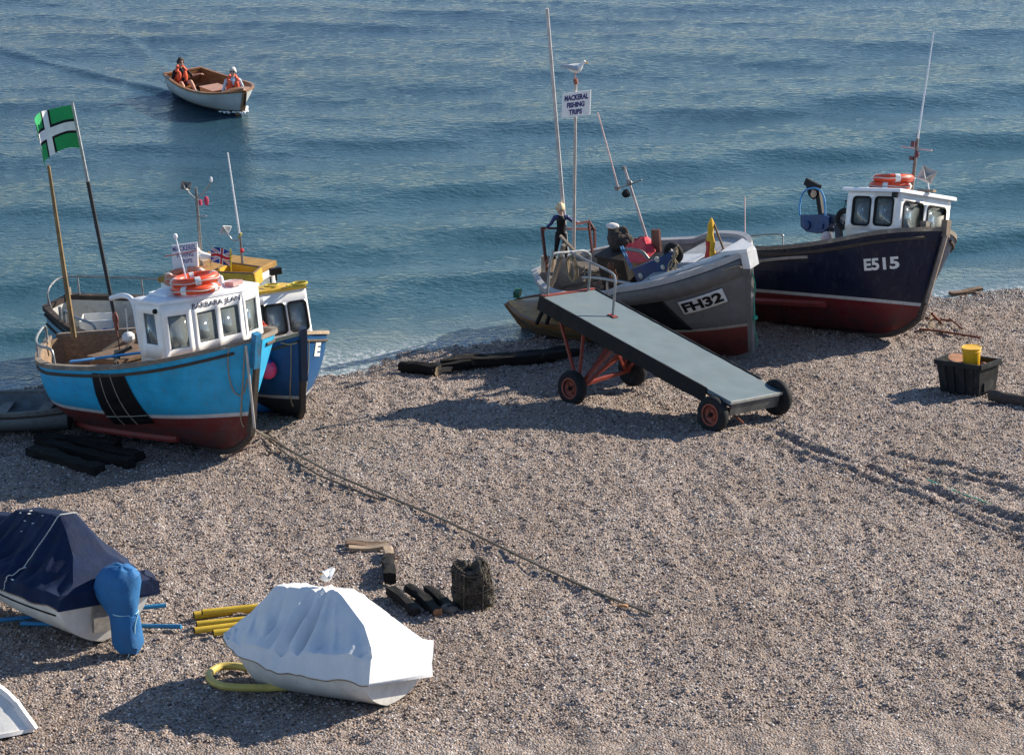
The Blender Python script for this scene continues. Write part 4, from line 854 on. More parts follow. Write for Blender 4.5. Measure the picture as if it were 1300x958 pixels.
for x in (.3, 1.3, 2.3, 3.3, 4.3): mb.bar((x, -.5, -.11), (x, .5, -.11), .05, .08)
mb.build('underframe', rust, rT)
WR, Wz = .315, {}
for x, y, zb in ((1.27, -.74, -1.53), (1.27, .74, -1.36), (4.5, -.72, -.64), (4.62, .72, -.47)):
    zc = zb+WR-.02; fr = frame_from((0, 1 if y > 0 else -1, 0)); c = np.array([x, y, zc]); s_ = 1
    mb = MB(); w_ = .085; pr = [(.15, -w_*.8), (.2, -w_), (.27, -w_*1.02), (WR-.02, -w_*.85), (WR, -w_*.4), (WR, w_*.4), (WR-.02, w_*.85), (.27, w_*1.02), (.2, w_), (.15, w_*.8), (.15, -w_*.8)]
    mb.lathe(pr, (c, fr), 32)
    wt = mb.build('wheel', tyre_mat, rT, 40)
    mb = MB(); mb.lathe([(.0, .02), (.06, .025), (.07, .05), (.1, .05), (.115, .02), (.14, .03), (.185, .07), (.19, .085), (.165, .086), (.15, .05), (.15, -.05), (0, -.05)], (c, fr), 28); mb.build('rim', M('red_rim', (.3, .07, .04), .55, .3, 8, wear=(.15, .08, .05), wl=(.55, .7)), wt)
    mb = MB(); mb.lathe([(.0, .05), (.035, .05), (.035, .085), (.02, .1), (0, .1)], (c, fr), 12)
    for k in range(4): a = PI/4+k*PI/2; mb.ball(c+fr @ np.array([.085*math.cos(a), .085*math.sin(a), .055]), .012, n=6)
    mb.build('hub', black, wt); Wz[(round(x), y > 0)] = c
A_, B_ = Wz[(1, False)], Wz[(1, True)]
mb = MB(); mb.bar(A_, B_, .06, .06); g = lambda u, v, x=1.27: rmp.px(u, v, 'x', x)
U = -.16
for s, c in ((-1, A_), (1, B_)):
    e = c*(1, .8, 1)
    mb.bar(e, (.32, s*.5, U), .045, .045); mb.bar(e, (1.02, s*.5, U), .045, .045); mb.bar(e, (1.9, s*.5, U), .045, .045)
mb.bar(A_*(1, .75, 1), (1.3, .2, U), .06, .045); mb.bar(A_*(1, .6, 1), (1.6, .35, U), .06, .045); mb.bar(B_*(1, .75, 1), (1.3, -.2, U), .05, .05); mb.bar(A_*(1, .65, 1)+(0, 0, .02), B_*(1, .8, 1)+(0, 0, .45), .045, .045)
mb.bar((.1, -.5, U), (.1, .5, U), .05, .05); mb.build('axle_frame', red_steel, rT)
A_, B_ = Wz[(4, False)] if (4, False) in Wz else Wz[(5, False)], Wz[(5, True)]
mb = MB(); mb.bar(A_, B_, .06, .06); mb.bar(A_*(1, .7, 1), (4.35, -.5, -.14), .05, .05); mb.bar(B_*(1, .7, 1), (4.45, .5, -.14), .05, .05); mb.tube([(4.6, -.4, -.3), (4.85, -.3, -.42)], .02, 6); mb.build('front_axle', rust, rT)
ft = rmp.px(778, 401, 'z', 0.01); x0 = .07
hp_ = [rmp.px(u, v, 'x', x0) for u, v in ((695, 374), (697.5, 340), (700, 327), (705, 321.5), (724, 320), (740, 318.5), (747, 322), (749.5, 329), (747, 368))]
mb = MB(); mb.tube(smooth_path(hp_, 4), .024, 8)
st = hp_[4]; pts = [st]+[np.array([st[0]+(ft[0]-st[0])*f, st[1]+(ft[1]-st[1])*f, 0])+np.array([0, 0, 1])*z for f, z in ((.35, st[2]*.9), (.7, st[2]*.8), (.92, st[2]*.74), (1., st[2]*.62), (1., 0.02))]
pts = [st]+[rmp.px(u, v, 'y', st[1]+(ft[1]-st[1])*f) for u, v, f in ((745, 330.5, .4), (767, 341, .8), (777, 347, .95), (781, 355, 1), (779.5, 380, 1))]+[ft]
mb.tube(smooth_path(pts, 4), .024, 8); hr = mb.build('handrail', steel, rT)
mb = MB(); mb.box(ft+(0, 0, .004), (.16, .12, .016)); mb.build('foot_plate', red_steel, hr)

# ================================================================== open launch under way with two people
wl = on_z(309, 147.7, 0.); yw = R(-54); s_L = 3.0
laP = Pose((wl[0]-(s_L-.1)*math.cos(yw), wl[1]-(s_L-.1)*math.sin(yw), -.15), rot(yw, R(1.5), 0))
la = Hull(laP, L=s_L, B=.76, bs=.7, tm=.55, pb=2.9, z0=.66, zm=.5, z1=.7, rk=.1, ve=.8, rs=.05)
laT = thing('launch', laP, 'pale grey open wooden launch with varnished inside, moving on the sea', 'boat')
la.build(laT, hull_mat('pale_grey_hull', .18, .02, (.5, .52, .5), (.25, .22, .15), (.12, .1, .08), rough=.35, damt=.15), varnish, varnish, varnish, .34, .07, .035, varnish, None, fore=.86, foremat=varnish)
mb = MB(); mb.bar(la.pt(1, .25, 1)+(.03, 0, 0), la.pt(1, 1, 1)+(.03, 0, .03), .05, .05, (1, 0, 0)); mb.build('stem_post', black, laT)
mb = MB(); mb.box((1.55, .02, .43), (.6, .5, .2)); mb.box((1.55, .02, .535), (.64, .54, .02), mi=1); mb.build('engine_box', [varnish_light, M('pinkish_wood_lid', (.42, .22, .14), .45, .15)], laT)
for x in (.42, 2.2): mb = MB(); mb.box((x, 0, .36), (.22, .95, .03)); mb.build('thwart', varnish, laT)
mb = MB(); mb.box((.07, 0, .52), (.02, .9, .22)); mb.build('transom_board', varnish, laT)
text_on('name_lettering', 'LOUISE', quad_map((.082, .1, .5), (.082, -.42, .5), (.082, -.42, .58), (.082, .1, .58)), M('pale_lettering', (.6, .5, .35), .5), laT, .02)

def person(pose, label, segs, mats, voxel, head, extra=None):
    """one continuous body: tapered limbs fused and smoothed; segs = (a, b, ra, rb, material index)"""
    T = thing('person', pose, label, 'person'); mb = MB()
    for a, b, ra, rb, mi in segs:
        a, b = np.array(a, float), np.array(b, float); mb.tube([a, (a+b)/2, b], [ra, (ra+rb)/2, rb], 10); mb.ball(a, ra, n=10); mb.ball(b, rb, n=10)
    hc, hr_, hR = head; hc = np.array(hc, float)
    mb.ball(hc, (hr_*.95, hr_*.8, hr_*1.12), n=16, rm=hR); mb.ball(hc+hR @ np.array([.25*hr_, 0, -.55*hr_]), (hr_*.62, hr_*.6, hr_*.6), n=12, rm=hR)
    mb.ball(hc+hR @ np.array([.98*hr_, 0, -.12*hr_]), (hr_*.2, hr_*.16, hr_*.26), n=8, rm=hR)
    for s in (-1, 1): mb.ball(hc+hR @ np.array([-.02*hr_, s*.8*hr_, -.05*hr_]), (hr_*.16, hr_*.1, hr_*.24), n=8, rm=hR)
    o = mb.build('tmp', mats); md = o.modifiers.new('r', 'REMESH'); md.mode = 'VOXEL'; md.voxel_size = voxel; sm = o.modifiers.new('s', 'SMOOTH'); sm.iterations = 2; sm.factor = .5
    me = bpy.data.meshes.new_from_object(o.evaluated_get(bpy.context.evaluated_depsgraph_get())); bpy.data.objects.remove(o)
    for m in mats:
        if m.name not in [q.name for q in me.materials if q]: me.materials.append(m)
    idx = [list(me.materials).index(m) for m in mats]; cs = np.array([p.center[:] for p in me.polygons]); best = np.full(len(cs), 1e9); mi_ = np.zeros(len(cs), int)
    for a, b, ra, rb, k in segs+[(hc, hc+(0, 0, .001), hr_*1.1, hr_*1.1, 0)]:
        a, b = np.array(a, float), np.array(b, float); ab = b-a; t = np.clip(((cs-a) @ ab)/(ab @ ab+1e-9), 0, 1); d = np.linalg.norm(cs-a-t[:, None]*ab, axis=1)/(ra+(rb-ra)*t)
        w = d < best; best[w] = d[w]; mi_[w] = idx[k]
    me.polygons.foreach_set('material_index', mi_.astype(np.int32)); me.polygons.foreach_set('use_smooth', [True]*len(me.polygons))
    me.name = 'body'; b = bpy.data.objects.new('body', me); COL.objects.link(b); b.parent = T
    return T
def hand(wr, d, palm, r=.011, sz=.085, curl=.5, mi=0):
    """palm, four bent fingers of different length and a thumb off the side of the palm"""
    wr, d, palm = [np.array(q, float) for q in (wr, d, palm)]; d /= np.linalg.norm(d); palm = palm-d*(palm @ d); palm /= np.linalg.norm(palm); sd = np.cross(d, palm); out = []
    pe = wr+d*sz*.85
    for k, (off, ln) in enumerate(((-1.5, .85), (-.5, 1.), (.5, .95), (1.5, .75))):
        k0 = pe+sd*off*r*1.9; k1 = k0+(d*(1-.4*curl)+palm*curl)*sz*.5*ln; k2 = k1+(d*(1-curl)+palm*curl*1.2)*sz*.45*ln
        out += [(wr+sd*off*r*.9, k0, r*1.25, r*1.05, mi), (k0, k1, r, r*.9, mi), (k1, k2, r*.9, r*.75, mi)]
    th = wr+d*sz*.3+sd*-r*2.2; t1 = th+(d*.6-sd*.7+palm*.3)*sz*.45; out += [(th, t1, r*1.2, r, mi), (t1, t1+(d*.8+palm*.4)*sz*.35, r, r*.8, mi)]
    return out
skin = M('skin', (.5, .27, .19), .6, .1, 10); skin_pale = M('fair_skin', (.6, .37, .28), .6, .1, 10)
orange_vest = M('orange_lifejacket_cloth', (.75, .1, .035), .65, .15, 8); dark_shirt = M('dark_shirt', (.02, .02, .024), .85, .2); dark_shorts = M('dark_red_shorts', (.08, .03, .04), .85, .3); pale_shirt = M('pale_blue_shirt', (.5, .6, .66), .85, .1)
def face(T, hc, hr_, hR, glasses, hairm, style):
    hc = np.array(hc, float); L = lambda x, y, z: hc+hR @ (np.array([x, y, z])*hr_)
    mb = MB()
    if glasses:
        for s in (-1, 1): mb.ball(L(.86, s*.36, .1), (hr_*.12, hr_*.28, hr_*.2), n=10, rm=hR)
        mb.tube([L(.92, -.1, .14), L(.95, 0, .15), L(.92, .1, .14)], hr_*.05, 5)
        for s in (-1, 1): mb.tube([L(.82, s*.62, .12), L(.4, s*.84, .12), L(0, s*.86, .06)], hr_*.045, 5)
        mb.build('sunglasses', black, T)
    else:
        for s in (-1, 1): mb.ball(L(.86, s*.34, .08), (hr_*.08, hr_*.14, hr_*.08), n=8, rm=hR)
        mb.build('eyes', M('dark_eye', (.03, .025, .02), .3), T)
    mb = MB(); mb.ball(L(.85, 0, -.52), (hr_*.1, hr_*.3, hr_*.06), n=8, rm=hR); mb.build('mouth', M('lips', (.4, .13, .1), .6), T)
    g = []
    for i in range(9):
        th = PI*.62*i/8; row = []
        for j in range(20):
            a = 2*PI*j/20; k = 1.13+.05*math.sin(5*a+3*th)+.04*math.sin(9*a)
            front = max(0, math.cos(a)); tt = th*(1-.62*front**1.5*style); row.append(L(k*.95*math.sin(tt)*math.cos(a)-.05, k*.86*math.sin(tt)*math.sin(a), k*1.1*math.cos(tt)+.03))
        g.append(row)
    mb = MB(); mb.grid(g, 0, True); mb.build('hair', hairm, T, 80, solid=.012)
def seated(pose, label, k, arms, legs, mats, vest_segs, head_yaw, hairm, style, armm):
    hR = rot(head_yaw, R(-4), 0); hc = (0.03*k, 0, .76*k)
    segs = [((0, 0, .1*k), (-.02*k, 0, .3*k), .13*k, .135*k, 1), ((-.02*k, 0, .3*k), (0, 0, .47*k), .135*k, .14*k, 1), ((0, -.13*k, .5*k), (0, .13*k, .5*k), .075*k, .075*k, 1), ((0, 0, .52*k), (.015*k, 0, .68*k), .055*k, .05*k, 0)]
    for s in (-1, 1):
        sh = np.array([0, s*.185*k, .5*k]); el, wr = np.array(arms[s][0])*k, np.array(arms[s][1])*k
        segs += [(sh, el, .052*k, .042*k, armm), (el, wr, .04*k, .028*k, 0)]+hand(wr, wr-el, (0, -s*.2, -1), .011*k, .085*k, .5, 0)
        hp, kn, an = np.array([.03, s*.09, .1])*k, np.array(legs[s][0])*k, np.array(legs[s][1])*k
        segs += [(hp, hp+(kn-hp)*.7, .088*k, .07*k, 2), (hp+(kn-hp)*.7, kn, .068*k, .058*k, 0), (kn, kn+(an-kn)*.4, .055*k, .058*k, 0), (kn+(an-kn)*.4, an, .056*k, .036*k, 0), (an, an+np.array([.15*k, s*.02*k, -.03*k]), .036*k, .03*k, 3)]
    T = person(pose, label, segs, mats, .011, (hc, .1*k, hR)); face(T, hc, .1*k, hR, True, hairm, style)
    # lifejacket: chest panels, back panel and collar
    mb = MB()
    for s in (-1, 1): mb.ball((.105*k, s*.085*k, .33*k), (.06*k, .085*k, .2*k), n=14); mb.ball((.03*k, s*.13*k, .53*k), (.1*k, .06*k, .05*k), n=12); mb.ball((-.03*k, s*.12*k, .32*k), (.1*k, .07*k, .19*k), n=12)
    mb.ball((-.1*k, 0, .36*k), (.06*k, .16*k, .22*k), n=14); mb.torus((-.01*k, 0, .6*k), .095*k, .042*k, rot(0, R(-12), 0), 20, 8, 0, .75, 2*PI-.75)
    v = mb.build('lifejacket', orange_vest, T); md = v.modifiers.new('fuse', 'REMESH'); md.mode = 'VOXEL'; md.voxel_size = .012; md.use_smooth_shade = True
    mb = MB(); mb.torus((0, 0, .27*k), .165*k, .012*k, None, 24, 6); mb.ball((.17*k, 0, .3*k), (.012*k, .06*k, .06*k), n=10); mb.build('strap', black, v)
    return T
face_cam = lambda x, y: math.atan2(-y, -x)
p = la.pose.px(229, 106, 'z', .46); w = la.pose.w(np.array([.36, -.26, .34]))
seated(Pose(w, rot(R(-62), 0, 0)), 'dark haired person in orange lifejacket and sunglasses sitting at the stern of the launch', .88,
       {-1: ((.02, -.27, .26), (.18, -.2, .2)), 1: ((-.06, .36, .3), (.02, .56, .34))}, {-1: ((.36, -.13, .24), (.62, -.12, .06)), 1: ((.37, .15, .25), (.64, .17, .06))},
       [skin, dark_shirt, dark_shorts, M('pale_shoe', (.4, .38, .35), .7)], None, R(5), M('dark_brown_hair', (.05, .028, .018), .8, .3, 20), 1., 1)
w = la.pose.w(np.array([2.12, .2, .36]))
seated(Pose(w, rot(R(-78), 0, 0)), 'white haired person in orange lifejacket and sunglasses sitting near the bow of the launch', .88,
       {-1: ((.1, -.3, .22), (.3, -.2, .14)), 1: ((.1, .3, .22), (.3, -.02, .12))}, {-1: ((.3, -.1, .2), (.42, -.1, -.03)), 1: ((.3, .1, .2), (.42, .1, -.03))},
       [skin_pale, pale_shirt, M('grey_trousers', (.1, .1, .11), .85, .2), M('pale_shoe', (.4, .38, .35), .7)], None, R(-12), M('white_hair', (.62, .6, .57), .8, .1, 20), .8, 1)

# boy on the stern of the grey boat
fw = PF.w(PF.px(712, 327, 'x', .66)); k = 1.04; hR = rot(R(-25), R(-14), 0); hc = np.array([.05, -.02, .98])*k
wet, wet2 = M('black_wetsuit', (.008, .008, .01), .5, .2), M('navy_wetsuit_sleeve', (.012, .02, .1), .5, .2)
bp = Pose(fw, rot(R(-90), 0, 0)); hl, hrg = bp.l(PF.w(PF.px(744, 287, 'x', .56))), bp.l(PF.w(PF.px(694, 289, 'x', .56)))
def reach(sh, target, mx): v = target-sh; d = np.linalg.norm(v); return sh+v/d*min(d, mx)
segs = [((0, 0, .5*k), (0, 0, .62*k), .085*k, .08*k, 1), ((0, 0, .62*k), (.01, 0, .76*k), .082*k, .09*k, 1), ((0, -.07*k, .79*k), (0, .07*k, .79*k), .055*k, .055*k, 2), ((.01, 0, .8*k), (.03, 0, .9*k), .04*k, .036*k, 0)]
for s, tgt in ((-1, hrg), (1, hl)):
    sh = np.array([0, s*.115*k, .795*k]); wr = reach(sh, tgt, .43*k); el = (sh+wr)/2+np.array([-.02, 0, -.035*k])
    segs += [(sh, el, .042*k, .034*k, 2), (el, wr, .033*k, .024*k, 2)]+hand(wr, wr-el, (0, 0, -1), .009*k, .062*k, .5, 0)
    hp, kn, an = np.array([0, s*.05, .47])*k, np.array([.06, s*.08+.0, .27])*k, np.array([.0, s*.1, .05])*k
    segs += [(hp, kn, .064*k, .046*k, 1), (kn, an, .045*k, .03*k, 1), (an+(-.02, 0, -.02), an+np.array([.11*k, s*.02, -.028]), .034*k, .026*k, 1)]
boy = person(bp, 'fair haired child in a black and navy wetsuit standing in the grey boat', segs, [skin_pale, wet, wet2], .009, (hc, .088*k, hR))
face(boy, hc, .088*k, hR, False, M('blond_hair', (.6, .47, .3), .8, .2, 20), .7)

# ================================================================== small dinghies at the water's edge
w = on_z(645, 384, .46); vd_yaw = R(162); Lv = 3.1
vdP = Pose((w[0]-Lv*math.cos(vd_yaw), w[1]-Lv*math.sin(vd_yaw), -.14), rot(vd_yaw, R(0), R(-7)))
vd = Hull(vdP, L=Lv, B=.74, bs=.75, tm=.5, pb=3., z0=.6, zm=.56, z1=.6, rk=.25, ve=.85)
vdT = thing('rowing_boat', vdP, 'varnished clinker rowing boat at the water edge, partly hidden by the boarding ramp', 'rowing boat')
vd.build(vdT, hull_mat('clinker_hull', .1, .01, (.2, .12, .05), (.1, .06, .03), (.05, .04, .03), rough=.4, damt=.3, planks=.09), varnish_light, varnish, varnish_light, .1, .07, .04, varnish, dict(at=[(.55, .014), (.75, .014)], mat=wood_dark), fore=.55, foremat=varnish_light)
for x in (.7, 1.3): mb = MB(); mb.box((x, 0, .5), (.2, 1.2, .03)); mb.build('thwart', varnish_light, vdT)
mb = MB(); p = vdP.px(657, 372, 'z', .7); mb.box(p, (.12, .2, .12)); mb.build('fender', M('dark_green_fender', (.02, .12, .06), .6, .2), vdT)
mb = MB()
for u0, u1 in ((690, 681), (700, 694)): mb.tube([vdP.px(u0, 392, 'y', .78), vdP.px(u1, 411, 'y', .82)], .04, 8)
mb.build('tyre_fender', rubber, vdT)
w = on_beach(97, 543); gd_yaw = R(176)
gdP = beach_pose(w, gd_yaw, R(-4), 0, .0); gd = Hull(gdP, L=2.7, B=.68, bs=.78, tm=.45, pb=2.2, z0=.5, zm=.4, z1=.55, rk=.25)
gdT = thing('dinghy', gdP, 'grimy grey dinghy drawn up beside the bright blue boat at the left edge', 'dinghy')
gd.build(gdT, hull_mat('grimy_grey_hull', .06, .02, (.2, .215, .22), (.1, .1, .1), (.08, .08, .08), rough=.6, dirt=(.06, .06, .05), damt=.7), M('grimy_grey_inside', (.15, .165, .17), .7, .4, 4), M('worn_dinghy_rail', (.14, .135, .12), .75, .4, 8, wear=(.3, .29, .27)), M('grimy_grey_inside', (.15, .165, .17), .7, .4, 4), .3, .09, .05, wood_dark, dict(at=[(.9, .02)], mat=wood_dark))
for x in (.55, 1.3): mb = MB(); mb.box((x, 0, .32), (.2, 1.15, .03)); mb.build('thwart', M('grey_thwart', (.26, .24, .21), .8, .3), gdT)

# ================================================================== covered boats at the bottom of the picture
hem_mat = M('dirty_hem_rope', (.3, .22, .15), .9, .4, 20, .5, 80)
def boat_cover(name, label, pose, hull, mat, ridge, flap, x0, x1, seed, wr=.03, n=190, m=40, over=.07, creases=(), rise=0.):
    """tent like cover: ridge(x) height over the centre line, straight falls to the gunwale, hanging flaps"""
    o = tag(bpy.data.objects.new(name, None), label, 'boat cover'); COL.objects.link(o); o.matrix_world = pose.matrix(); mb = MB(); rows = []
    for i in range(n+1):
        x = x0+(x1-x0)*i/n; t = min(max(x/hull.L, 0), .999); e = hull.pt(t, 1, 1); b = e[1]+over*min(1, .3+(1-t)*6); zr, wrd = ridge(x); row = []
        for j in range(-m, m+1):
            f = j/m; a = abs(f); s = 1 if f >= 0 else -1; rs_ = rise*max(0, 1-x/hull.L)**.8*(1 if s > 0 else -.1); zg = e[2]+.05+rs_
            if a < .78:
                k = a/.78; yy = wrd*min(k/.12, 1)+(b-wrd)*max(0, (k-.12)/.88); kk = max(0, (k-.12)/.88); z = zr+(zg-zr)*kk-.10*(zr-zg)*math.sin(PI*kk); amp = wr*(.3+1.1*kk)
            else: k = (a-.78)/.22; yy = b+.015*k; z = zg-(flap*min(1, .25+(1-t)*1.4)+rs_)*k*(1+.05*math.sin(x*9+seed)); amp = wr*.5
            nz = mnoise.noise(Vector((x*2.6+seed, s*yy*1.3+a*1.2, seed))); fold = math.sin(x*13+5*nz+seed+s*2)*max(0, 1-abs(k-.75)*1.6 if a < .78 else .5)
            cr = sum(c[2]*math.exp(-((x+c[3]*s*(1-a)-c[0])/(c[1]*(.5+a)))**2)*(min(a, .9-a)*2.2 if a < .9 else 0) for c in creases)
            row.append((x+.25*amp*nz, s*max(yy+amp*nz*.6+wr*.35*fold, 0) if a > .02 else yy*s, z+amp*nz*.8+wr*.4*fold+cr))
        rows.append(row)
    mb.grid(rows); mb.poly(rows[0]); 
    c = mb.build('cloth', mat, o, 28, solid=.012)
    for e_ in (0, 2*m):
        hb = MB(); hb.tube([np.array(r[e_])+(0, 0, .004) for r in rows[1:]], .011, 6); hb.build('hem', hem_mat, o)
    return o, rows
cov_navy = M('navy_canvas', (.005, .014, .046), .8, .3, 3, 1., 8, wear=(.012, .028, .08), wl=(.5, .75), ws=2.5)
w = on_beach(135, 818); nbP = beach_pose(w, R(128), R(3), R(1), .02)
nb_ = Hull(nbP, L=4.0, B=.84, bs=.84, tm=.4, pb=2.3, z0=.76, zm=.72, z1=1.0, rk=.5)
cream = hull_mat('cream_hull', .02, .01, (.74, .71, .65), (.66, .64, .58), (.6, .58, .5), rough=.35, dirt=(.35, .32, .27), damt=.25)
nbT = thing('covered_boat', nbP, 'cream hulled boat under a navy blue cover at the lower left', 'boat')
nb_.build(nbT, cream, white, white, white, .3, .08, .04, None, dict(at=[(.62, .014)], mat=rubber, t0=.02))
mb = MB(); mb.box((-.02, 0, .4), (.05, .42, .42)); mb.build('engine_pad', M('worn_grey_pad', (.22, .2, .18), .8, .4, 8), nbT)
text_on('name_lettering', 'SEA WITCH', lambda a, b: nb_.off(.36-.2*a, .83+.05*b, 1, .01), M('grey_lettering', (.08, .08, .09), .5), nbT, .01) if False else None
def ridge_n(x): 
    xs = [-.1, .0, .4, .75, .95, 1.6, 2.15, 2.5, 3.2, 4.1]; zs = [.82, .92, 1.16, 1.45, 1.58, 1.52, 1.42, 1.26, 1.17, 1.08]; ws = [.66, .5, .25, .16, .12, .12, .14, .1, .08, .03]
    return float(np.interp(x, xs, zs)), float(np.interp(x, xs, ws))
cvT, rows = boat_cover('boat_cover', 'navy blue canvas cover with bird droppings, tied over the cream boat', nbP, nb_, cov_navy, ridge_n, .2, -.12, 4.0, 3.3, .05, creases=((.3, .06, .05, -.5), (.6, .05, -.05, -.3), (.8, .05, .06, -.2), (1.05, .05, -.05, .0), (1.3, .05, .06, .1), (1.6, .06, -.05, .1), (1.9, .05, .06, .1), (2.2, .05, -.04, .2), (2.45, .05, .06, .3), (2.9, .06, .04, 0)))
mb = MB(); i = 50; mb.tube([np.array(rows[i+int(abs(j-40)*.2)][j])+(0, 0, .022) for j in range(0, 81)], .008, 5); mb.build('tie_cord', rope_white, cvT)
rr = random.Random(4)
for k in range(9):
    i, j = rr.randint(50, 115), rr.randint(43, 65); p = np.array(rows[i][j]); mb = MB(); mb.ball(p+(0, 0, .012), (.012+.03*rr.random()**2, .015+.05*rr.random()**2, .008), n=8); mb.build('dropping', M('bird_droppings', (.6, .6, .56), .8, .1), cvT)
# outboard under a bright blue bag
ow = on_beach(161, 827); oP = beach_pose(ow, R(128), 0, R(6)); oT = thing('outboard_motor', oP, 'outboard motor wrapped in a bright blue bag behind the cream boat', 'outboard motor')
bag = M('blue_bag_cloth', (.01, .115, .3), .75, .2, 4, 1., 10)
def blob(prof, seed, n=26):
    mb = MB(); rows = []
    for z, cx, rx, ry in prof: rows.append([(cx+rx*math.cos(a)*(1+.05*math.sin(4*a+z*9+seed)+.03*math.sin(7*a-z*14)), ry*math.sin(a)*(1+.05*math.sin(3*a+z*7)), z+.012*math.sin(5*a+seed)) for a in [2*PI*k/n for k in range(n)]])
    mb.grid(rows, 0, True); mb.poly(rows[0]); mb.poly(rows[-1]); return mb
blob([(z*1.0, cx, a, b) for z, cx, a, b in ((.02, -.02, .1, .08), (.05, -.02, .2, .17), (.15, -.02, .24, .21), (.28, 0, .23, .2), (.42, .03, .23, .19), (.5, .05, .24, .19), (.56, .07, .24, .19))], 1).build('leg_bag', bag, oT)
blob([(z, cx, a, b) for z, cx, a, b in ((.5, .08, .235, .185), (.58, .14, .275, .21), (.7, .2, .35, .26), (.84, .22, .37, .28), (.98, .19, .36, .27), (1.1, .14, .3, .23), (1.18, .1, .18, .14), (1.2, .09, .04, .03))], 2).build('cowl_bag', bag, oT)
mb = MB(); mb.tube(smooth_path([(-.15, -.1, .6), (-.19, -.02, .45), (-.2, 0, .3), (-.18, .05, .1), (-.19, .1, .01)], 5), .008, 5); mb.torus((.05, 0, .57), .185, .01, None, 20, 5); mb.build('cord', M('pale_turquoise_cord', (.3, .5, .55), .8), oT)

cov_white = M('white_canvas', (.64, .65, .67), .75, .07, 3, 1., 7, wear=(.5, .45, .4), wl=(.6, .8), ws=3)
w = on_beach(498, 898); wbP = beach_pose(w, R(146), R(12), R(-2), -.15)
wb = Hull(wbP, L=2.75, B=.68, bs=.86, tm=.4, pb=2.2, z0=.6, zm=.58, z1=.72, rk=.4, zkm=.16)
wbT = thing('covered_boat', wbP, 'white hulled dinghy under a white cover at the lower middle', 'boat')
wb.build(wbT, hull_mat('white_hull', .02, .01, (.66, .65, .62), (.6, .58, .5), (.5, .48, .42), rough=.35, dirt=(.35, .25, .16), damt=.3), white, white, white, .3, .08, .04, None, None)
wb.text('name_lettering', 'The Teddy', [wb.find(u, v, 1, .85, .7) for u, v in ((291, 826), (310, 834), (311, 828), (292, 819))], M('brown_lettering', (.2, .1, .06), .6), wbT, 1, .012, .0)
def ridge_w(x):
    xs = [-.1, .0, .25, .74, .86, 1.3, 1.8, 1.92, 2.3, 2.8]; zs = [.95, .98, 1.18, 1.5, 1.55, 1.53, 1.52, 1.44, 1.1, .76]; ws = [.66, .55, .36, .2, .2, .22, .2, .15, .06, .02]
    return float(np.interp(x, xs, zs)), float(np.interp(x, xs, ws))
cwT, rw = boat_cover('boat_cover', 'white canvas cover peaked like a tent over the white dinghy', wbP, wb, cov_white, ridge_w, .16, -.1, 2.74, 8.1, .06, rise=.18, creases=tuple((x_, w_, h_, k_) for x_, w_, h_, k_ in ((.35, .05, .05, -.5), (.62, .04, -.04, -.3), (.8, .05, .09, -.1), (.98, .04, -.12, .0), (1.13, .045, .15, .1), (1.28, .04, -.14, .15), (1.42, .04, .13, .2), (1.6, .05, -.08, .0), (1.9, .06, .05, -.3), (2.2, .05, .04, -.5), (2.4, .05, -.03, -.6))))
gp = wbP.px(415, 744, 'y', -.05); gull('seagull', Pose(wbP.w(np.array([gp[0], gp[1], gp[2]-.0])), rot(R(-112), 0, 0)), 'white gull sitting on the ridge of the white boat cover', .78, True)
w = on_beach(-212, 925); ldP = beach_pose(w, R(-8), PI, 0, .6); ld = Hull(ldP, L=2.6, B=.62, bs=.8, tm=.45, pb=2.3, z0=.5, zm=.5, z1=.56, rk=.2)
ldT = thing('dinghy', ldP, 'upturned white dinghy hull cut off by the bottom left corner', 'dinghy'); ld.build(ldT, hull_mat('white_dinghy', -1, .01, (.66, .66, .64), (.6, .6, .6), (.6, .6, .6), rough=.4, damt=.25), white, white, white, .2, .07, .04, white)
# ================================================================== loose things on the shingle
def lay(pts_px, r, h=None): return [on_beach(u, v, r if h is None else h) for u, v in pts_px]
def ground_tube(name, pts, r, mat, label, cat, group=None, n=10, endm=None):
    o = pts[0]; T = thing(name, o, label, cat, group); mb = MB(); mb.tube([p-o for p in pts], r, n); mb.build('tube' if cat != 'rope' else 'strand', mat, T)
    if endm:
        mb = MB()
        for a, b in ((pts[0], pts[1]), (pts[-1], pts[-2])): d = (a-b)/np.linalg.norm(a-b); mb.tube([a-o-d*.02, a-o+d*.012], r*.8, n)
        mb.build('end_cap', endm, T)
    return T
blue_pole = M('blue_pole', (.02, .2, .42), .5, .15)
ground_tube('pole', lay([(-25, 789), (211, 768)], .03, .05), .032, blue_pole, 'blue pole passing under the cream boat, the upper of two', 'pole', 'blue poles under the cream boat')
ground_tube('pole', lay([(26, 791), (230, 795)], .03, .04), .032, blue_pole, 'blue pole passing under the cream boat, the lower of two', 'pole', 'blue poles under the cream boat')
ypm = M('yellow_pipe', (.6, .4, .03), .45, .12, 4, wear=(.4, .3, .08), wl=(.62, .75)); gy = 'yellow pipes stacked beside the white boat'
for pts, h, lab in ((((246.5, 781), (345, 770)), .05, 'thickest yellow pipe in the heap, its end furthest left near the blue pole'), (((257, 777), (345, 768)), .12, 'yellow pipe topmost in the heap by the white dinghy'), (((250, 792), (350, 782)), .05, 'yellow pipe in the middle of the heap by the white dinghy'), (((247, 800), (350, 787)), .05, 'yellow pipe with black end, second lowest in the heap'), (((271, 803), (360, 792)), .05, 'shortest looking yellow pipe, lowest in the heap against the white dinghy')):
    ground_tube('pipe', lay(pts, .05, h), .058 if h == .05 and pts[0][0] < 247 else .046, ypm, lab, 'pipe', gy, 14, black)
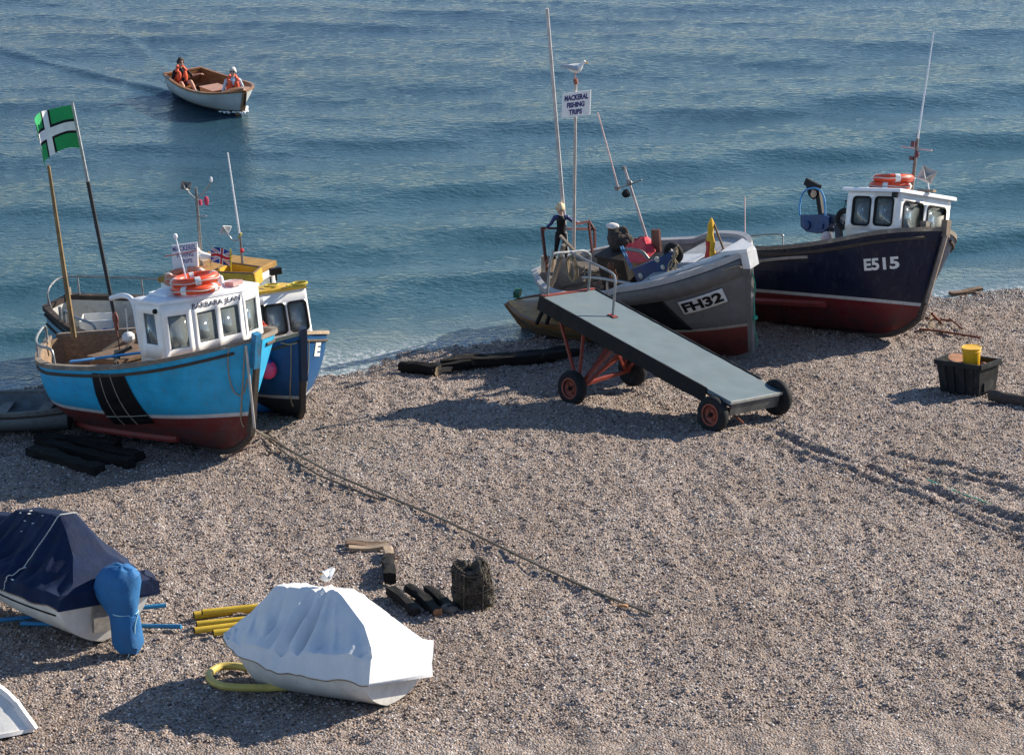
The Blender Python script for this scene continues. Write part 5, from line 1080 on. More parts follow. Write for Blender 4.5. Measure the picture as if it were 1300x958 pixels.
ground_tube('hose', smooth_path(lay([(318, 848), (298, 845), (280, 846), (268, 852), (266, 860), (276, 868), (300, 872), (360, 872), (430, 868)], .05), 6), .05, M('yellow_hose', (.55, .42, .1), .5, .2, 6, wear=(.35, .28, .12)), 'thick yellow hose bent in a loop under the white dinghy', 'hose')
ground_tube('float', lay([(-20, 652), (9, 656)], .06), .05, ypm, 'yellow pipe end poking in at the left edge above the navy cover', 'pipe', None, 10, black)

def rough_beam(name, a, b, w, h, mat, label, cat, group=None, rnd=.0, seed=0, lift=None, endm=None):
    """timber or log: tapered, bent, split; rnd 0 square .. 1 round"""
    a, b = np.array(a, float), np.array(b, float); c = (a+b)/2; T = thing(name, c, label, cat, group); d = b-a; L = np.linalg.norm(d); d /= L
    u = np.array([0, 0, 1.])-d*d[2]; u /= np.linalg.norm(u); l = np.cross(u, d); n = max(10, int(L/.08)); k = 16; rows = []
    for i in range(n+1):
        t = i/n; ctr = a+d*L*t-c+l*(.002 if cat == 'board' else .014)*L*math.sin(3*t+seed)+u*.015*math.sin(5*t+seed); row = []
        for j in range(k):
            an = 2*PI*j/k; cx, sx = math.cos(an), math.sin(an); sq = 1/max(abs(cx), abs(sx)); q = (sq*(1-rnd)+rnd)*(1 if rnd > .5 else .92)
            p = l*cx*q*w/2+u*sx*q*h/2; nz = mnoise.noise(Vector((t*L*3+seed*7, cx*2, sx*2)))+.6*mnoise.noise(Vector((t*L*9+seed, cx*5, sx*5)))
            row.append(ctr+p*(1+(.07 if cat == 'board' else .3)*nz))
        rows.append(row)
    mb = MB(); mb.grid(rows, 0, True); n0 = len(mb.f); mb.poly(rows[0], 1 if endm else 0); mb.poly(rows[-1], 1 if endm else 0)
    mb.build('trunk' if cat == 'log' else 'beam', [mat, endm] if endm else mat, T, 50); return T
def gb(pa, pb, h): return on_beach(pa[0], pa[1], h), on_beach(pb[0], pb[1], h)
end_grain = M('pale_end_grain', (.3, .22, .14), .85, .3, 12); rust_end = M('rusty_end', (.26, .12, .06), .9, .4, 12)
gt = 'tarred timbers lying on the shingle'
for pa, pb, w_, h_, sd, lab in (((38, 573), (128, 596), .26, .16, 1, 'tarred timber lying nearest the camera under the bright blue boat'), ((58, 565), (168, 588), .22, .16, 2, 'tarred timber just behind the nearest one under the bright blue boat'), ((88, 560), (178, 580), .24, .18, 3, 'tarred timber furthest right in the shade under the bright blue boat'), ((48, 556), (150, 566), .2, .2, 4, 'tarred timber furthest back under the bright blue boat by the grey dinghy')):
    rough_beam('timber', *gb(pa, pb, h_*.35), w_, h_, timber, lab, 'timber', gt, 0, sd)
rough_beam('log', *gb((511, 464), (557, 471), .05), .24, .22, timber, 'short thick dark log with a pale sawn end beside the water', 'log', None, 1, 5, endm=end_grain)
for pa, pb, w_, h_, hh, sd, lab in (((556, 467), (705, 452), .18, .17, .08, 6, 'long dark timber nearest the camera in the pile left of the ramp'), ((560, 462), (715, 449), .18, .16, .12, 7, 'long dark timber in the middle of the pile left of the ramp'), ((578, 459), (720, 444), .2, .16, .1, 8, 'long dark timber furthest back in the pile left of the ramp'), ((600, 459), (735, 447), .15, .15, .26, 9, 'long dark timber resting on top of the pile left of the ramp')):
    rough_beam('timber', *gb(pa, pb, hh), w_, h_, timber, lab, 'timber', gt, .2, sd)
rough_beam('timber', *gb((547, 470), (582, 465), .06), .2, .1, wood_pale, 'short pale broken board between the sawn log and the dark timbers', 'board', None, 0, 12)
for pa, pb, h, m_, sd, lab in (((439, 687), (483, 686), .05, wood_grey, 13, 'brown board furthest back of the three laid together on the shingle'), ((440, 691), (490, 690.5), .06, wood_brown, 14, 'brown board in the middle of the three laid together on the shingle'), ((443, 696), (494, 693.5), .06, wood_pale, 15, 'pale board nearest the camera of the three laid together on the shingle')):
    rough_beam('board', *gb(pa, pb, h), .13, .06, m_, lab, 'board', 'boards laid together on the shingle', 0, sd)
rough_beam('timber', *gb((493, 697), (495, 708), .07), .15, .14, wood_pale, 'pale wooden block at the end of the three boards', 'block', None, .1, 16)
rough_beam('timber', *gb((494, 711), (494, 734), .08), .2, .18, timber, 'dark stub of timber lying below the pale wooden block', 'timber', gt, .5, 17)
for pa, pb, w_, sd, m2, lab in (((497, 748), (527, 777), .15, 18, None, 'tarred timber furthest from the lobster pot in the row of three'), ((518, 746), (556, 777), .14, 19, rust_end, 'tarred timber with a rusty end in the middle of the row beside the lobster pot'), ((542, 749), (575, 772), .14, 20, None, 'tarred timber touching the lobster pot, in its shadow')):
    rough_beam('timber', *gb(pa, pb, .07), w_, .14, timber, lab, 'timber', gt, .3, sd, endm=m2)
rough_beam('log', *gb((1257, 502), (1325, 511), .09), .2, .2, wood_dark, 'dark log lying at the right edge beside the black crate', 'log', None, 1, 21, endm=wood_dark)
rough_beam('driftwood', *gb((1206, 372.5), (1246, 367), .04), .14, .07, wood_brown, 'brown driftwood plank at the water edge beyond the navy bow', 'driftwood', None, 0, 22)
rough_beam('driftwood', *gb((778, 768), (797, 770), .02), .05, .04, M('orange_driftwood', (.4, .22, .11), .8), 'small orange scrap of driftwood alone on the shingle beside the winch rope', 'driftwood', None, 0, 23)

# lobster pot: hoops, bars and netting round an old frame
w = on_beach(601, 770); lp = beach_pose(w, R(-20), R(5), 0); lp.R = lp.R*.92; lT = thing('lobster_pot', lp, 'weathered lobster pot standing on end beside the tarred timbers', 'lobster pot')
netm = M('old_netting', (.07, .058, .045), .95, .5, 14, .5, 80, wear=(.14, .11, .075), wl=(.6, .75)); ring_prof = lambda z: (.29+.02*math.sin(z*7), .25)
mb = MB(); rows = []
for i in range(15):
    z = .02+.6*i/14; a0, b0 = ring_prof(z); rows.append([(a0*math.cos(t)*(1+.07*math.sin(3*t+z*4)), b0*math.sin(t)*(1+.09*math.sin(2*t+1)), z+.05*math.sin(2*t+.7)*(z/.6)) for t in [2*PI*k/30 for k in range(30)]])
top = rows[-1]; rows += [[(p[0]*f, p[1]*f, p[2]+d+.02*math.cos(2*math.atan2(p[1], p[0]))) for p in top] for f, d in ((.85, .05), (.6, .06), (.35, .03), (.1, .02))]
mb.grid(rows, 0, True); nt_ = mb.build('netting', netm, lT); wf = nt_.modifiers.new('mesh', 'WIREFRAME'); wf.thickness = .016; wf.use_replace = True
mb = MB(); 
for z in (.03, .33, .62): mb.tube([(ring_prof(z)[0]*math.cos(t)*(1+.07*math.sin(3*t+z*4)), ring_prof(z)[1]*math.sin(t)*(1+.09*math.sin(2*t+1)), z+.05*math.sin(2*t+.7)*(z/.6)) for t in [2*PI*k/30 for k in range(30)]], .013, 7, True)
for k in range(6): t = k*PI/3+.3; mb.tube([(.29*math.cos(t), .25*math.sin(t), .02), (.29*math.cos(t+.2), .25*math.sin(t+.2), .62+.05*math.sin(2*t+.7))], .012, 6)
mb.build('frame', M('pot_frame', (.07, .055, .04), .9, .4, 10, wear=(.25, .19, .1), wl=(.6, .72)), lT)
mb = MB(); mb.grid([[(p[0]*.9, p[1]*.86, p[2]) for p in r] for r in rows], 0, True); innet = mb.build('inner_netting', M('matted_netting', (.055, .046, .036), .95, .5, 20, 1., 60, wear=(.13, .105, .075), wl=(.55, .7)), lT)
d2 = innet.modifiers.new('sub', 'SUBSURF'); d2.levels = d2.render_levels = 2; tx2 = bpy.data.textures.new('matted', 'CLOUDS'); tx2.noise_scale = .12; dm2 = innet.modifiers.new('lumps', 'DISPLACE'); dm2.texture = tx2; dm2.strength = .16; dm2.mid_level = .45
dm3 = nt_.modifiers.new('lumps', 'DISPLACE'); dm3.texture = tx2; dm3.strength = .08
w = on_beach(570, 777); o = thing('stone', w, 'grey stone at the foot of the lobster pot', 'stone'); mb = MB(); mb.ball((0, 0, .05), (.13, .1, .08), n=12); mb.build('stone_body', M('grey_stone', (.12, .105, .09), .85, .4, 12, .5, 30), o)

# black crate with a yellow bucket, a lid and stones
w = (on_beach(1193, 495)+on_beach(1265, 496.5))/2; cp = beach_pose(w, R(-43), 0, 0); cT = thing('crate', cp, 'black plastic crate standing on the shingle near the right edge', 'crate')
plm = M('black_crate_plastic', (.02, .021, .021), .6, .4, 5, .2, 40, wear=(.06, .055, .05), wl=(.56, .75)); cl, cw, ch = .92, .6, .56
def tub(l0, w0, l1, w1, h, t): 
    mb = MB(); f = lambda l, w_, z: [(sx*l/2, sy*w_/2, z) for sx, sy in ((-1, -1), (1, -1), (1, 1), (-1, 1))]
    mb.grid([f(l0, w0, 0), f(l1, w1, h), f(l1-t, w1-t, h), f(l0-t, w0-t, t)], 0, True); mb.poly(f(l0, w0, 0)); mb.poly(f(l0-t, w0-t, t)); return mb
tub(cl*.88, cw*.86, cl, cw, ch, .05).build('body', plm, cT)
mb = MB(); e = [(sx*(cl+.03)/2, sy*(cw+.03)/2, ch-.03) for sx, sy in ((-1, -1), (1, -1), (1, 1), (-1, 1))]
for a, b in zip(e, e[1:]+e[:1]): mb.bar(a, b, .05, .08)
mb.build('rim', plm, cT)
mb = MB()
for s in (-1, 1):
    for x in (-.32, -.12, .12, .32): mb.bar((x*cl*.9, s*(cw*.43+.012), .02), (x*cl, s*(cw*.5+.012), ch-.07), .05, .03)
    mb.box((s*(cl*.47), 0, .14), (.03, cw*.5, .16))
mb.build('rib', plm, cT)
mb = MB(); mb.box((0, 0, ch-.14), (cl-.1, cw-.1, .1)); mb.build('contents', M('dark_rusty_contents', (.05, .035, .028), .9, .5, 14, 1., 40, wear=(.22, .09, .05), wl=(.5, .65)), cT)
zc = ch-.09; bk = Pose(cp.w((.1, -.04, zc)), cp.R @ rot(0, R(-3), R(3))); bT = thing('bucket', bk, 'yellow plastic bucket standing on top of the black crate', 'bucket')
mb = MB(); mb.lathe([(.13, 0), (.145, .02), (.165, .33), (.165, .34), (.158, .34), (.0, .33)], (np.zeros(3), np.eye(3)), 26); mb.build('body', M('yellow_bucket_plastic', (.72, .4, .015), .42, .12, 6, wear=(.5, .22, .03), wl=(.6, .75)), bT)
mb = MB(); mb.torus((0, 0, .335), .168, .012, None, 26, 6); mb.torus((0, 0, .28), .165, .008, None, 26, 6); mb.build('rim', M('yellow_bucket_plastic', (.72, .4, .015), .42), bT)
lp_ = Pose(cp.w((-.2, -.02, zc+.09)), cp.R @ rot(.3, R(-12), R(12))); l_ = thing('lid', lp_, 'round brown lid lying in the black crate beside the bucket', 'lid'); mb = MB(); mb.lathe([(0, -.012), (.17, -.012), (.175, .0), (.17, .014), (0, .02)], (np.zeros(3), np.eye(3)), 24); mb.build('disc', M('brown_lid', (.36, .17, .09), .7, .3, 6), l_)
for k, (x, y, r, m_, lab) in enumerate(((-.12, -.24, .05, (.1, .11, .14), 'dark stone in the black crate nearest the brown lid'), (-.02, -.22, .045, (.5, .48, .46), 'white pebble in the black crate between lid and bucket'), (.06, -.26, .04, (.42, .36, .32), 'pale pebble in the black crate in front of the bucket'), (.33, .0, .06, (.22, .09, .06), 'red brown stone in the black crate right of the bucket'))):
    s_ = thing('stone', Pose(cp.w((x, y, zc+.02)), cp.R), lab, 'stone', 'stones in the black crate'); mb = MB(); mb.ball((0, 0, .02), (r*1.2, r, r*.8), n=10); mb.build('stone_body', M('crate_stone_%d' % k, m_, .8, .2, 20, .3, 60), s_)

# anchor and chain by the navy bow, ropes over the beach
a0 = on_beach(1181, 406, .18); aT = thing('anchor', a0, 'thin iron anchor propped against the navy bow', 'anchor'); mb = MB()
A = lambda u, v, h: on_beach(u, v, h)-a0
mb.tube([A(1174, 404, .1), A(1209, 407, .06), A(1221, 417, .03)], .02, 7); mb.build('shank', rust, aT); mb = MB(); mb.tube([A(1183, 398, .25), A(1195, 410, .0)], .03, 7); mb.build('stock', rust, aT)
mb = MB()
for k in range(6): mb.tube(wavy_rope(A(1182, 396, .2), A(1179+k, 415, .02), 6, 0, .02, k), .01, 5)
mb.build('frayed_rope', rope_tan, aT)
def rope(name, px, r, mat, label, h=.02, amp=.015, seed=1, n=8, hs=None):
    pts = smooth_path([on_beach(u, v, h if hs is None else hs[i]) for i, (u, v) in enumerate(px)], n); rr = random.Random(seed); o = pts[0]; T = thing(name, o, label, 'rope' if name != 'chain' else 'chain')
    mb = MB(); mb.tube([p-o+np.array([rr.uniform(-amp, amp), rr.uniform(-amp, amp), rr.uniform(0, .006)]) for p in pts], r, 6); mb.build('strand', mat, T)
rope('chain', [(1168, 418), (1190, 420), (1215, 424), (1246, 429)], .022, rust, 'rusty chain trailing from the navy bow along the shingle')
hook = bj.pose.w(bj.pt(.99, .08, 1)); hp2 = [on_beach(u, v, h) for u, v, h in ((343, 556, .08), (380, 578, .07), (430, 604, .06), (500, 633, .05), (560, 658, .05), (640, 696, .05), (700, 725, .05), (760, 752, .04), (830, 780, .02))]
T = thing('rope', hook, 'long brown winch rope running from the bright blue bow down the beach', 'rope'); mb = MB(); mb.tube([p-hook for p in smooth_path([hook]+hp2, 8)], .02, 6); mb.build('strand', M('grey_brown_rope', (.15, .125, .095), .9, .3, 30, .5, 150), T)
hp3 = [on_beach(u, v, h) for u, v, h in ((341, 558, .06), (365, 577, .05), (400, 600, .05), (440, 617, .05), (482, 634, .04))]
T = thing('rope', hook, 'shorter second strand beside the long winch rope at the bright blue bow', 'rope'); mb = MB(); mb.tube([p-hook for p in smooth_path([hook]+hp3, 8)], .016, 6); mb.build('strand', rope_dark, T)
T = thing('rope', on_beach(338, 552, .03), 'loose knotted rope end on the shingle under the bright blue stem', 'rope'); mb = MB(); o = on_beach(338, 552, .03)
mb.tube([p-o for p in smooth_path([on_beach(u, v, .03) for u, v in ((326, 551), (338, 549), (343, 553), (352, 562), (351, 570), (343, 574), (338, 570))], 6)], .018, 6); mb.tube([p-o for p in smooth_path([on_beach(u, v, h) for u, v, h in ((334, 553, .03), (341, 548, .1), (343, 546, .16))], 6)], .018, 6); mb.build('strand', rope_dark, T)
rope('rope', [(1178, 609), (1215, 624), (1260, 641), (1310, 659)], .012, rope_green, 'thin green line lying on the shingle at the right', amp=.006)
rope('rope', [(988, 535), (1000, 548), (1020, 556), (1060, 575)], .012, steel_dark, 'thin dark line trailing from the ramp wheel', amp=.006)
# ================================================================== ground and sea
def vnoise(x, y, sc, seed):
    """smooth value noise on arrays"""
    r = np.random.default_rng(seed); T = r.random((256, 256)); X = x/sc+seed*13.7; Y = y/sc+seed*7.3; i = np.floor(X).astype(int); j = np.floor(Y).astype(int); fx = X-i; fy = Y-j
    fx = fx*fx*(3-2*fx); fy = fy*fy*(3-2*fy); g = lambda a, b: T[a % 256, b % 256]
    return (g(i, j)*(1-fx)+g(i+1, j)*fx)*(1-fy)+(g(i, j+1)*(1-fx)+g(i+1, j+1)*fx)*fy-.5
def spaced(a, b, st, lo, hi, grow=1.25):
    m = list(np.arange(a, b+1e-6, st)); s = st; v = b
    while v < hi: s *= grow; v += s; m.append(v)
    s = st; v = a; pre = []
    while v > lo: s *= grow; v -= s; pre.append(v)
    return np.array(pre[::-1]+m)
def sheet(name, xs, ys, zf, mat):
    X, Y = np.meshgrid(xs, ys); Z = zf(X, Y); nx, ny = len(xs), len(ys); co = np.stack([X, Y, Z], -1).reshape(-1, 3).astype(np.float32)
    i = np.arange(ny-1)[:, None]*nx+np.arange(nx-1)[None, :]; f = np.stack([i, i+1, i+nx+1, i+nx], -1).reshape(-1, 4).astype(np.int32)
    me = bpy.data.meshes.new(name); me.vertices.add(len(co)); me.vertices.foreach_set('co', co.ravel()); me.loops.add(f.size); me.loops.foreach_set('vertex_index', f.ravel()); me.polygons.add(len(f)); me.polygons.foreach_set('loop_start', np.arange(0, f.size, 4, dtype=np.int32)); me.polygons.foreach_set('use_smooth', np.ones(len(f), bool)); me.update(calc_edges=True); me.materials.append(mat)
    o = bpy.data.objects.new(name, me); COL.objects.link(o); tag(o, kind='structure'); return o
tracks = [([(985, 548), (1040, 573), (1100, 594), (1180, 623), (1310, 668), (1560, 765)], .15), ([(1000, 570), (1080, 600), (1180, 636), (1310, 690), (1560, 800)], .07), ([(1125, 575), (1200, 590), (1310, 613), (1560, 668)], .16), ([(1150, 592), (1230, 608), (1310, 626), (1560, 690)], .12)]
tr_w = [([on_beach(u, v)[:2] for u, v in pts], w_) for pts, w_ in tracks]
DIP = on_beach(425, 470)
def ground_z(X, Y):
    d = up_beach(X, Y); z = SL*np.clip(d, -40, 26)+.03*np.clip(d-26, 0, 200)
    fade = np.clip((X+14)/3, 0, 1)*np.clip((17-X)/3, 0, 1)
    a = (X-P0[0])*.959+(Y-P0[1])*.283
    z = z+fade*(.06*vnoise(a, d*1.8, 1.7, 1)+.025*vnoise(a*1., d*1.6, .62, 2)+.028*vnoise(a*.9+d*.5, d*1.4, .27, 3)+.042*vnoise(X, Y, .1, 4)+.04*vnoise(a*1.+d*.25, d*.2, .42, 9)+.042*vnoise(a+d*.12, d*.3, .15, 10))-fade*.02
    a0 = (DIP[0]-P0[0])*.959+(DIP[1]-P0[1])*.283; z = z-.17*np.exp(-((a-a0)/1.35)**2)*np.clip((2.1-d)/1.5, 0, 1)*np.clip((d+3)/1.5, 0, 1)
    for pts, w_ in tr_w:
        for p, q in zip(pts[:-1], pts[1:]):
            ab = q-p; L2 = ab @ ab; t = np.clip(((X-p[0])*ab[0]+(Y-p[1])*ab[1])/L2, 0, 1); dd = np.hypot(X-p[0]-t*ab[0], Y-p[1]-t*ab[1])
            s = t*math.sqrt(L2); z = z-.05*np.exp(-(dd/(w_*.6))**2)*(1+.55*np.sin(s*2*PI/.21)+.9*vnoise(X, Y, .35, 12))+.035*np.exp(-((dd-w_*1.2)/(w_*.5))**2)
    return z+fade*.02*(rng.random(X.shape)-.5)
m, nt, b, out = new_mat('shingle'); oc = N(nt, 'ShaderNodeTexCoord').outputs['Object']
def vor(sc, feat='F1', outp='Color'):
    n = N(nt, 'ShaderNodeTexVoronoi', feature=feat, i={'Vector': oc, 'Scale': sc, 'Randomness': 1.}); return n
def pebble_colour(nt, rnd):
    r = N(nt, 'ShaderNodeValToRGB'); nt.links.new(rnd, r.inputs[0]); e = r.color_ramp; e.interpolation = 'CONSTANT'
    cs = [(0, (.06, .055, .055)), (.09, (.24, .19, .155)), (.22, (.38, .3, .245)), (.36, (.27, .25, .24)), (.48, (.42, .33, .25)), (.58, (.5, .44, .385)), (.7, (.21, .165, .14)), (.78, (.36, .26, .19)), (.86, (.44, .42, .41)), (.94, (.7, .67, .63))]
    cs = [(p, (c[0]*.86, c[1]*.82, c[2]*.82)) for p, c in cs]
    e.elements[0].position = 0; e.elements[0].color = rgb(cs[0][1]); e.elements[1].position = cs[1][0]; e.elements[1].color = rgb(cs[1][1])
    for p, c in cs[2:]: q = e.elements.new(p); q.color = rgb(c)
    return r.outputs[0]
v1 = vor(29.); sp = N(nt, 'ShaderNodeSeparateColor', i={0: v1.outputs['Color']})
c1 = pebble_colour(nt, sp.outputs[0]); v2 = vor(48.); c2 = pebble_colour(nt, N(nt, 'ShaderNodeSeparateColor', i={0: v2.outputs['Color']}).outputs[0])
c = mixc(nt, ramp(nt, tex_noise(nt, oc, 9., 3), .42, .58), c1, c2)
big = tex_noise(nt, stretched(nt, oc, .5, .28, .3), 1., 5, .65); c = mixc(nt, mth(nt, 'MULTIPLY', ramp(nt, big, .42, .66), .5), c, (.17, .118, .085))
geo = N(nt, 'ShaderNodeNewGeometry'); pz = N(nt, 'ShaderNodeSeparateXYZ', i={0: geo.outputs['Position']}).outputs[2]
wetn = mth(nt, 'ADD', pz, mth(nt, 'MULTIPLY', tex_noise(nt, oc, .8, 3), .1)); wet_ = ramp(nt, wetn, .2, .1)
c = mixc(nt, wet_, c, mixc(nt, 1., c, (.45, .42, .4), 'MULTIPLY')); nt.links.new(c, b.inputs['Base Color'])
nt.links.new(N(nt, 'ShaderNodeMapRange', i={0: wet_, 3: .85, 4: .35}).outputs[0], b.inputs['Roughness'])
hh = mth(nt, 'ADD', mth(nt, 'MULTIPLY', v1.outputs['Distance'], -1.), mth(nt, 'MULTIPLY', v2.outputs['Distance'], -.5))
nt.links.new(N(nt, 'ShaderNodeBump', i={'Strength': 1., 'Distance': .035, 'Height': hh}).outputs[0], b.inputs['Normal'])
shingle = m
sheet('beach', spaced(-11.5, 14, .05, -300, 300), spaced(32.5, 63.5, .05, -120, 120), ground_z, shingle)

# loose pebbles lying proud of the surface
def pebbles(n):
    t = (1+5**.5)/2; iv = np.array([(-1, t, 0), (1, t, 0), (-1, -t, 0), (1, -t, 0), (0, -1, t), (0, 1, t), (0, -1, -t), (0, 1, -t), (t, 0, -1), (t, 0, 1), (-t, 0, -1), (-t, 0, 1)])/math.hypot(1, t)
    fi = np.array([(0, 11, 5), (0, 5, 1), (0, 1, 7), (0, 7, 10), (0, 10, 11), (1, 5, 9), (5, 11, 4), (11, 10, 2), (10, 7, 6), (7, 1, 8), (3, 9, 4), (3, 4, 2), (3, 2, 6), (3, 6, 8), (3, 8, 9), (4, 9, 5), (2, 4, 11), (6, 2, 10), (8, 6, 7), (9, 8, 1)])
    Y = 33+(62.5-33)*rng.random(n*2)**1.0; X = (rng.random(n*2)*2-1)*(Y*.178+1.8); d = up_beach(X, Y); k = d > -.05; X, Y = X[k][:n], Y[k][:n]; n = len(X); Z = ground_z(X, Y)
    sz = .009+.014*rng.random(n)**2.4; a = rng.random(n)*2*PI; sc = np.stack([sz*(1+.5*rng.random(n)), sz*(.8+.3*rng.random(n)), sz*(.5+.35*rng.random(n))], -1)
    v = iv[None]*sc[:, None, :]*(1+.12*(rng.random((n, 12, 1))-.5)); ca, sa = np.cos(a)[:, None], np.sin(a)[:, None]; tl = (rng.random(n)-.5)[:, None]*.9
    x = v[..., 0]*ca-v[..., 1]*sa; y = v[..., 0]*sa+v[..., 1]*ca; z = v[..., 2]+x*tl*.5
    co = np.stack([x+X[:, None], y+Y[:, None], z+(Z+sz*.25)[:, None]], -1).reshape(-1, 3).astype(np.float32); f = (fi[None]+(np.arange(n)*12)[:, None, None]).reshape(-1, 3).astype(np.int32)
    me = bpy.data.meshes.new('pebbles'); me.vertices.add(len(co)); me.vertices.foreach_set('co', co.ravel()); me.loops.add(f.size); me.loops.foreach_set('vertex_index', f.ravel()); me.polygons.add(len(f)); me.polygons.foreach_set('loop_start', np.arange(0, f.size, 3, dtype=np.int32)); me.polygons.foreach_set('use_smooth', np.ones(len(f), bool)); me.update(calc_edges=True)
    m, nt, b, out = new_mat('loose_pebbles'); isl = N(nt, 'ShaderNodeNewGeometry').outputs['Random Per Island']; nt.links.new(pebble_colour(nt, isl), b.inputs['Base Color']); b.inputs['Roughness'].default_value = .75; me.materials.append(m)
    o = bpy.data.objects.new('pebbles', me); COL.objects.link(o); tag(o, 'loose multicoloured pebbles covering the beach', 'pebbles', kind='stuff')
pebbles(150000)

def sea_z(X, Y):
    d = -up_beach(X, Y); a = (X-P0[0])*.959+(Y-P0[1])*.283; w = np.clip(d/3, 0, 1)
    wp = 2.2*vnoise(a*.35, d*.5, 3.2, 21)+1.0*vnoise(a*.5, d, 1.4, 22); near = np.exp(-(d/9)**2)
    ph = 2*PI*(d+wp*.55)/(2.9+.05*np.clip(d, 0, 60)); sw = np.sin(ph)+.3*np.sin(2*ph+.6)
    env = .5+1.1*(vnoise(a*.6, d*.8, 5., 23)+.5)
    z = w*((.034*np.exp(-(d/30)**2)+.022*near+.008)*sw*env+.012*np.sin(2*PI*(d*.92+a*.4)/1.75+2*wp)+.02*vnoise(a*.4, d*1.2, .9, 24)+.014*vnoise(a*.7, d*1.1, .3, 25)+.01*vnoise(a*.8, d*1.1, .15, 26))
    z = z*np.clip((90-np.hypot(X, Y-60))/30, .3, 1)
    # wash behind the launch
    for s in (-1, 1):
        q = np.array([laP.loc[0], laP.loc[1]])+.3*s*np.array([math.sin(yw), -math.cos(yw)]); dr = -np.array([math.cos(yw+s*.22), math.sin(yw+s*.22)]); t = (X-q[0])*dr[0]+(Y-q[1])*dr[1]; l = (X-q[0])*-dr[1]+(Y-q[1])*dr[0]
        z = z+np.where(t > -.4, .05*np.exp(-t/7.)*np.exp(-(l/.22)**2)-.04*np.exp(-t/7.)*np.exp(-((l-s*.35)/.2)**2), 0)
    return z-.004*np.clip(2-d, 0, 4)
m, nt, b, out = new_mat('sea_water'); oc = N(nt, 'ShaderNodeTexCoord').outputs['Object']; px = N(nt, 'ShaderNodeSeparateXYZ', i={0: oc})
dist = mth(nt, 'ADD', mth(nt, 'MULTIPLY', mth(nt, 'SUBTRACT', px.outputs[0], float(P0[0])), -.283), mth(nt, 'MULTIPLY', mth(nt, 'SUBTRACT', px.outputs[1], float(P0[1])), .959))
dn = mth(nt, 'ADD', dist, mth(nt, 'MULTIPLY', mth(nt, 'SUBTRACT', tex_noise(nt, stretched(nt, oc, .12, .3, 1), 1., 4), .5), 7.))
deep = mixc(nt, ramp(nt, dn, 7., 24.), (.022, .07, .09), (.02, .05, .082)); col = mixc(nt, ramp(nt, dist, 2.2, 0.), deep, (.11, .155, .175))
foam = mth(nt, 'MULTIPLY', ramp(nt, mth(nt, 'ADD', dist, mth(nt, 'MULTIPLY', tex_noise(nt, oc, 1.2, 3), .9)), 1.0, .5), ramp(nt, tex_noise(nt, oc, 7., 6, .75), .48, .56)); col = mixc(nt, mth(nt, 'MULTIPLY', foam, .6), col, (.6, .63, .65))
nt.links.new(col, b.inputs['Base Color']); b.inputs['IOR'].default_value = 1.333
nt.links.new(N(nt, 'ShaderNodeMapRange', i={0: foam, 3: .05, 4: .6}).outputs[0], b.inputs['Roughness'])
rp1 = tex_noise(nt, stretched(nt, oc, 5.5, 8, 1), 1., 3, .6); rp2 = tex_noise(nt, stretched(nt, oc, 14, 17, 1), 1., 3, .7); patch = ramp(nt, tex_noise(nt, stretched(nt, oc, .1, .28, 1), 1., 3), .35, .65)
h = mth(nt, 'ADD', mth(nt, 'MULTIPLY', rp1, 1.), mth(nt, 'MULTIPLY', mth(nt, 'MULTIPLY', rp2, .55), mth(nt, 'ADD', mth(nt, 'MULTIPLY', patch, .9), .35)))
nt.links.new(N(nt, 'ShaderNodeBump', i={'Strength': 1., 'Distance': .034, 'Height': h}).outputs[0], b.inputs['Normal'])
sheet('sea', spaced(-17, 17, .1, -900, 900), spaced(50, 92, .07, 46, 2500), sea_z, m)
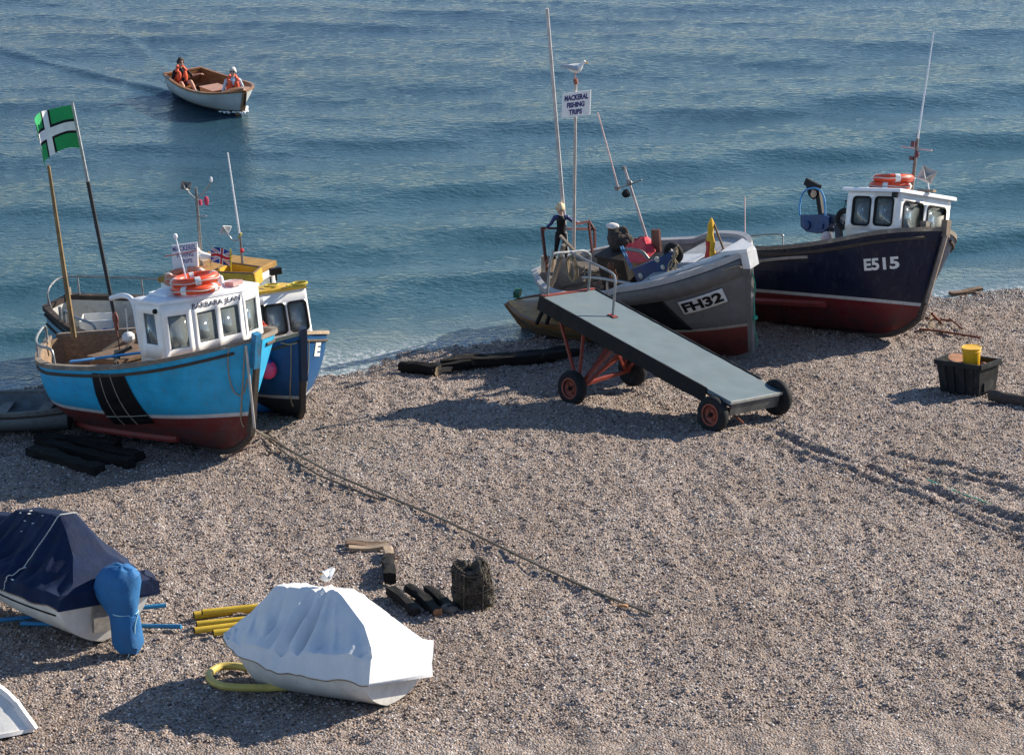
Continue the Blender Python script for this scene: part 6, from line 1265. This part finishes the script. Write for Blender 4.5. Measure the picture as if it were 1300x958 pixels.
# white water at the launch's bow
mb = MB(); rr = random.Random(5); o0 = laP.loc+laP.R @ np.array([s_L-.12, 0, .16])
for k in range(110):
    f = rr.random(); sd = rr.choice((-1, 1, 1)); p = laP.R @ np.array([.1-f*.6, sd*(.04+f*.34)+rr.uniform(-.06, .06), 0]); mb.ball(p+(0, 0, rr.uniform(-.02, .045*(1-f))), (rr.uniform(.012, .05), rr.uniform(.012, .04), rr.uniform(.008, .02)), n=8)
f_ = mb.build('foam', M('white_foam', (.75, .77, .78), .7, .05)); f_.location = o0; fm = f_.modifiers.new('fuse', 'REMESH'); fm.mode = 'VOXEL'; fm.voxel_size = .011; fm.use_smooth_shade = True; fd = f_.modifiers.new('froth', 'DISPLACE'); ftx = bpy.data.textures.new('froth', 'CLOUDS'); ftx.noise_scale = .04; fd.texture = ftx; fd.strength = .03; tag(f_, 'white foam at the bow of the moving launch', 'foam', kind='stuff')

# ================================================================== light and camera
SUN_AZ, SUN_EL = R(28), R(27)
sd = Vector((math.cos(SUN_AZ)*math.cos(SUN_EL), math.sin(SUN_AZ)*math.cos(SUN_EL), math.sin(SUN_EL)))
sl = bpy.data.lights.new('sun', 'SUN'); sl.energy = 4.6; sl.angle = R(.55); sl.color = (1., .9, .75); so = bpy.data.objects.new('sun', sl); COL.objects.link(so); so.rotation_euler = sd.to_track_quat('Z', 'Y').to_euler()
W = bpy.data.worlds.new('World'); S.world = W; W.use_nodes = True; nt = W.node_tree; bg = nt.nodes['Background']; sky = nt.nodes.new('ShaderNodeTexSky'); sky.sky_type = 'NISHITA'; sky.sun_disc = False; sky.sun_elevation = SUN_EL; sky.sun_rotation = R(90)-SUN_AZ; sky.air_density = 1.; sky.dust_density = .0; sky.air_density = .85; sky.ozone_density = 2.2; sky.altitude = 20
nt.links.new(sky.outputs[0], bg.inputs[0]); bg.inputs[1].default_value = .09
cd = bpy.data.cameras.new('camera'); cd.sensor_width = 36; cd.lens = 36*F/1300; cd.clip_end = 6000; cd.clip_start = 1; co = bpy.data.objects.new('camera', cd); COL.objects.link(co); co.location = (0, 0, H); co.rotation_euler = (R(90)-PIT, 0, 0); S.camera = co
S.view_settings.view_transform = 'Standard'; S.view_settings.look = 'None'; S.view_settings.exposure = .97; S.view_settings.gamma = 1.; S.view_settings.use_curve_mapping = False
S.cycles.max_bounces = 6; S.cycles.transparent_max_bounces = 12
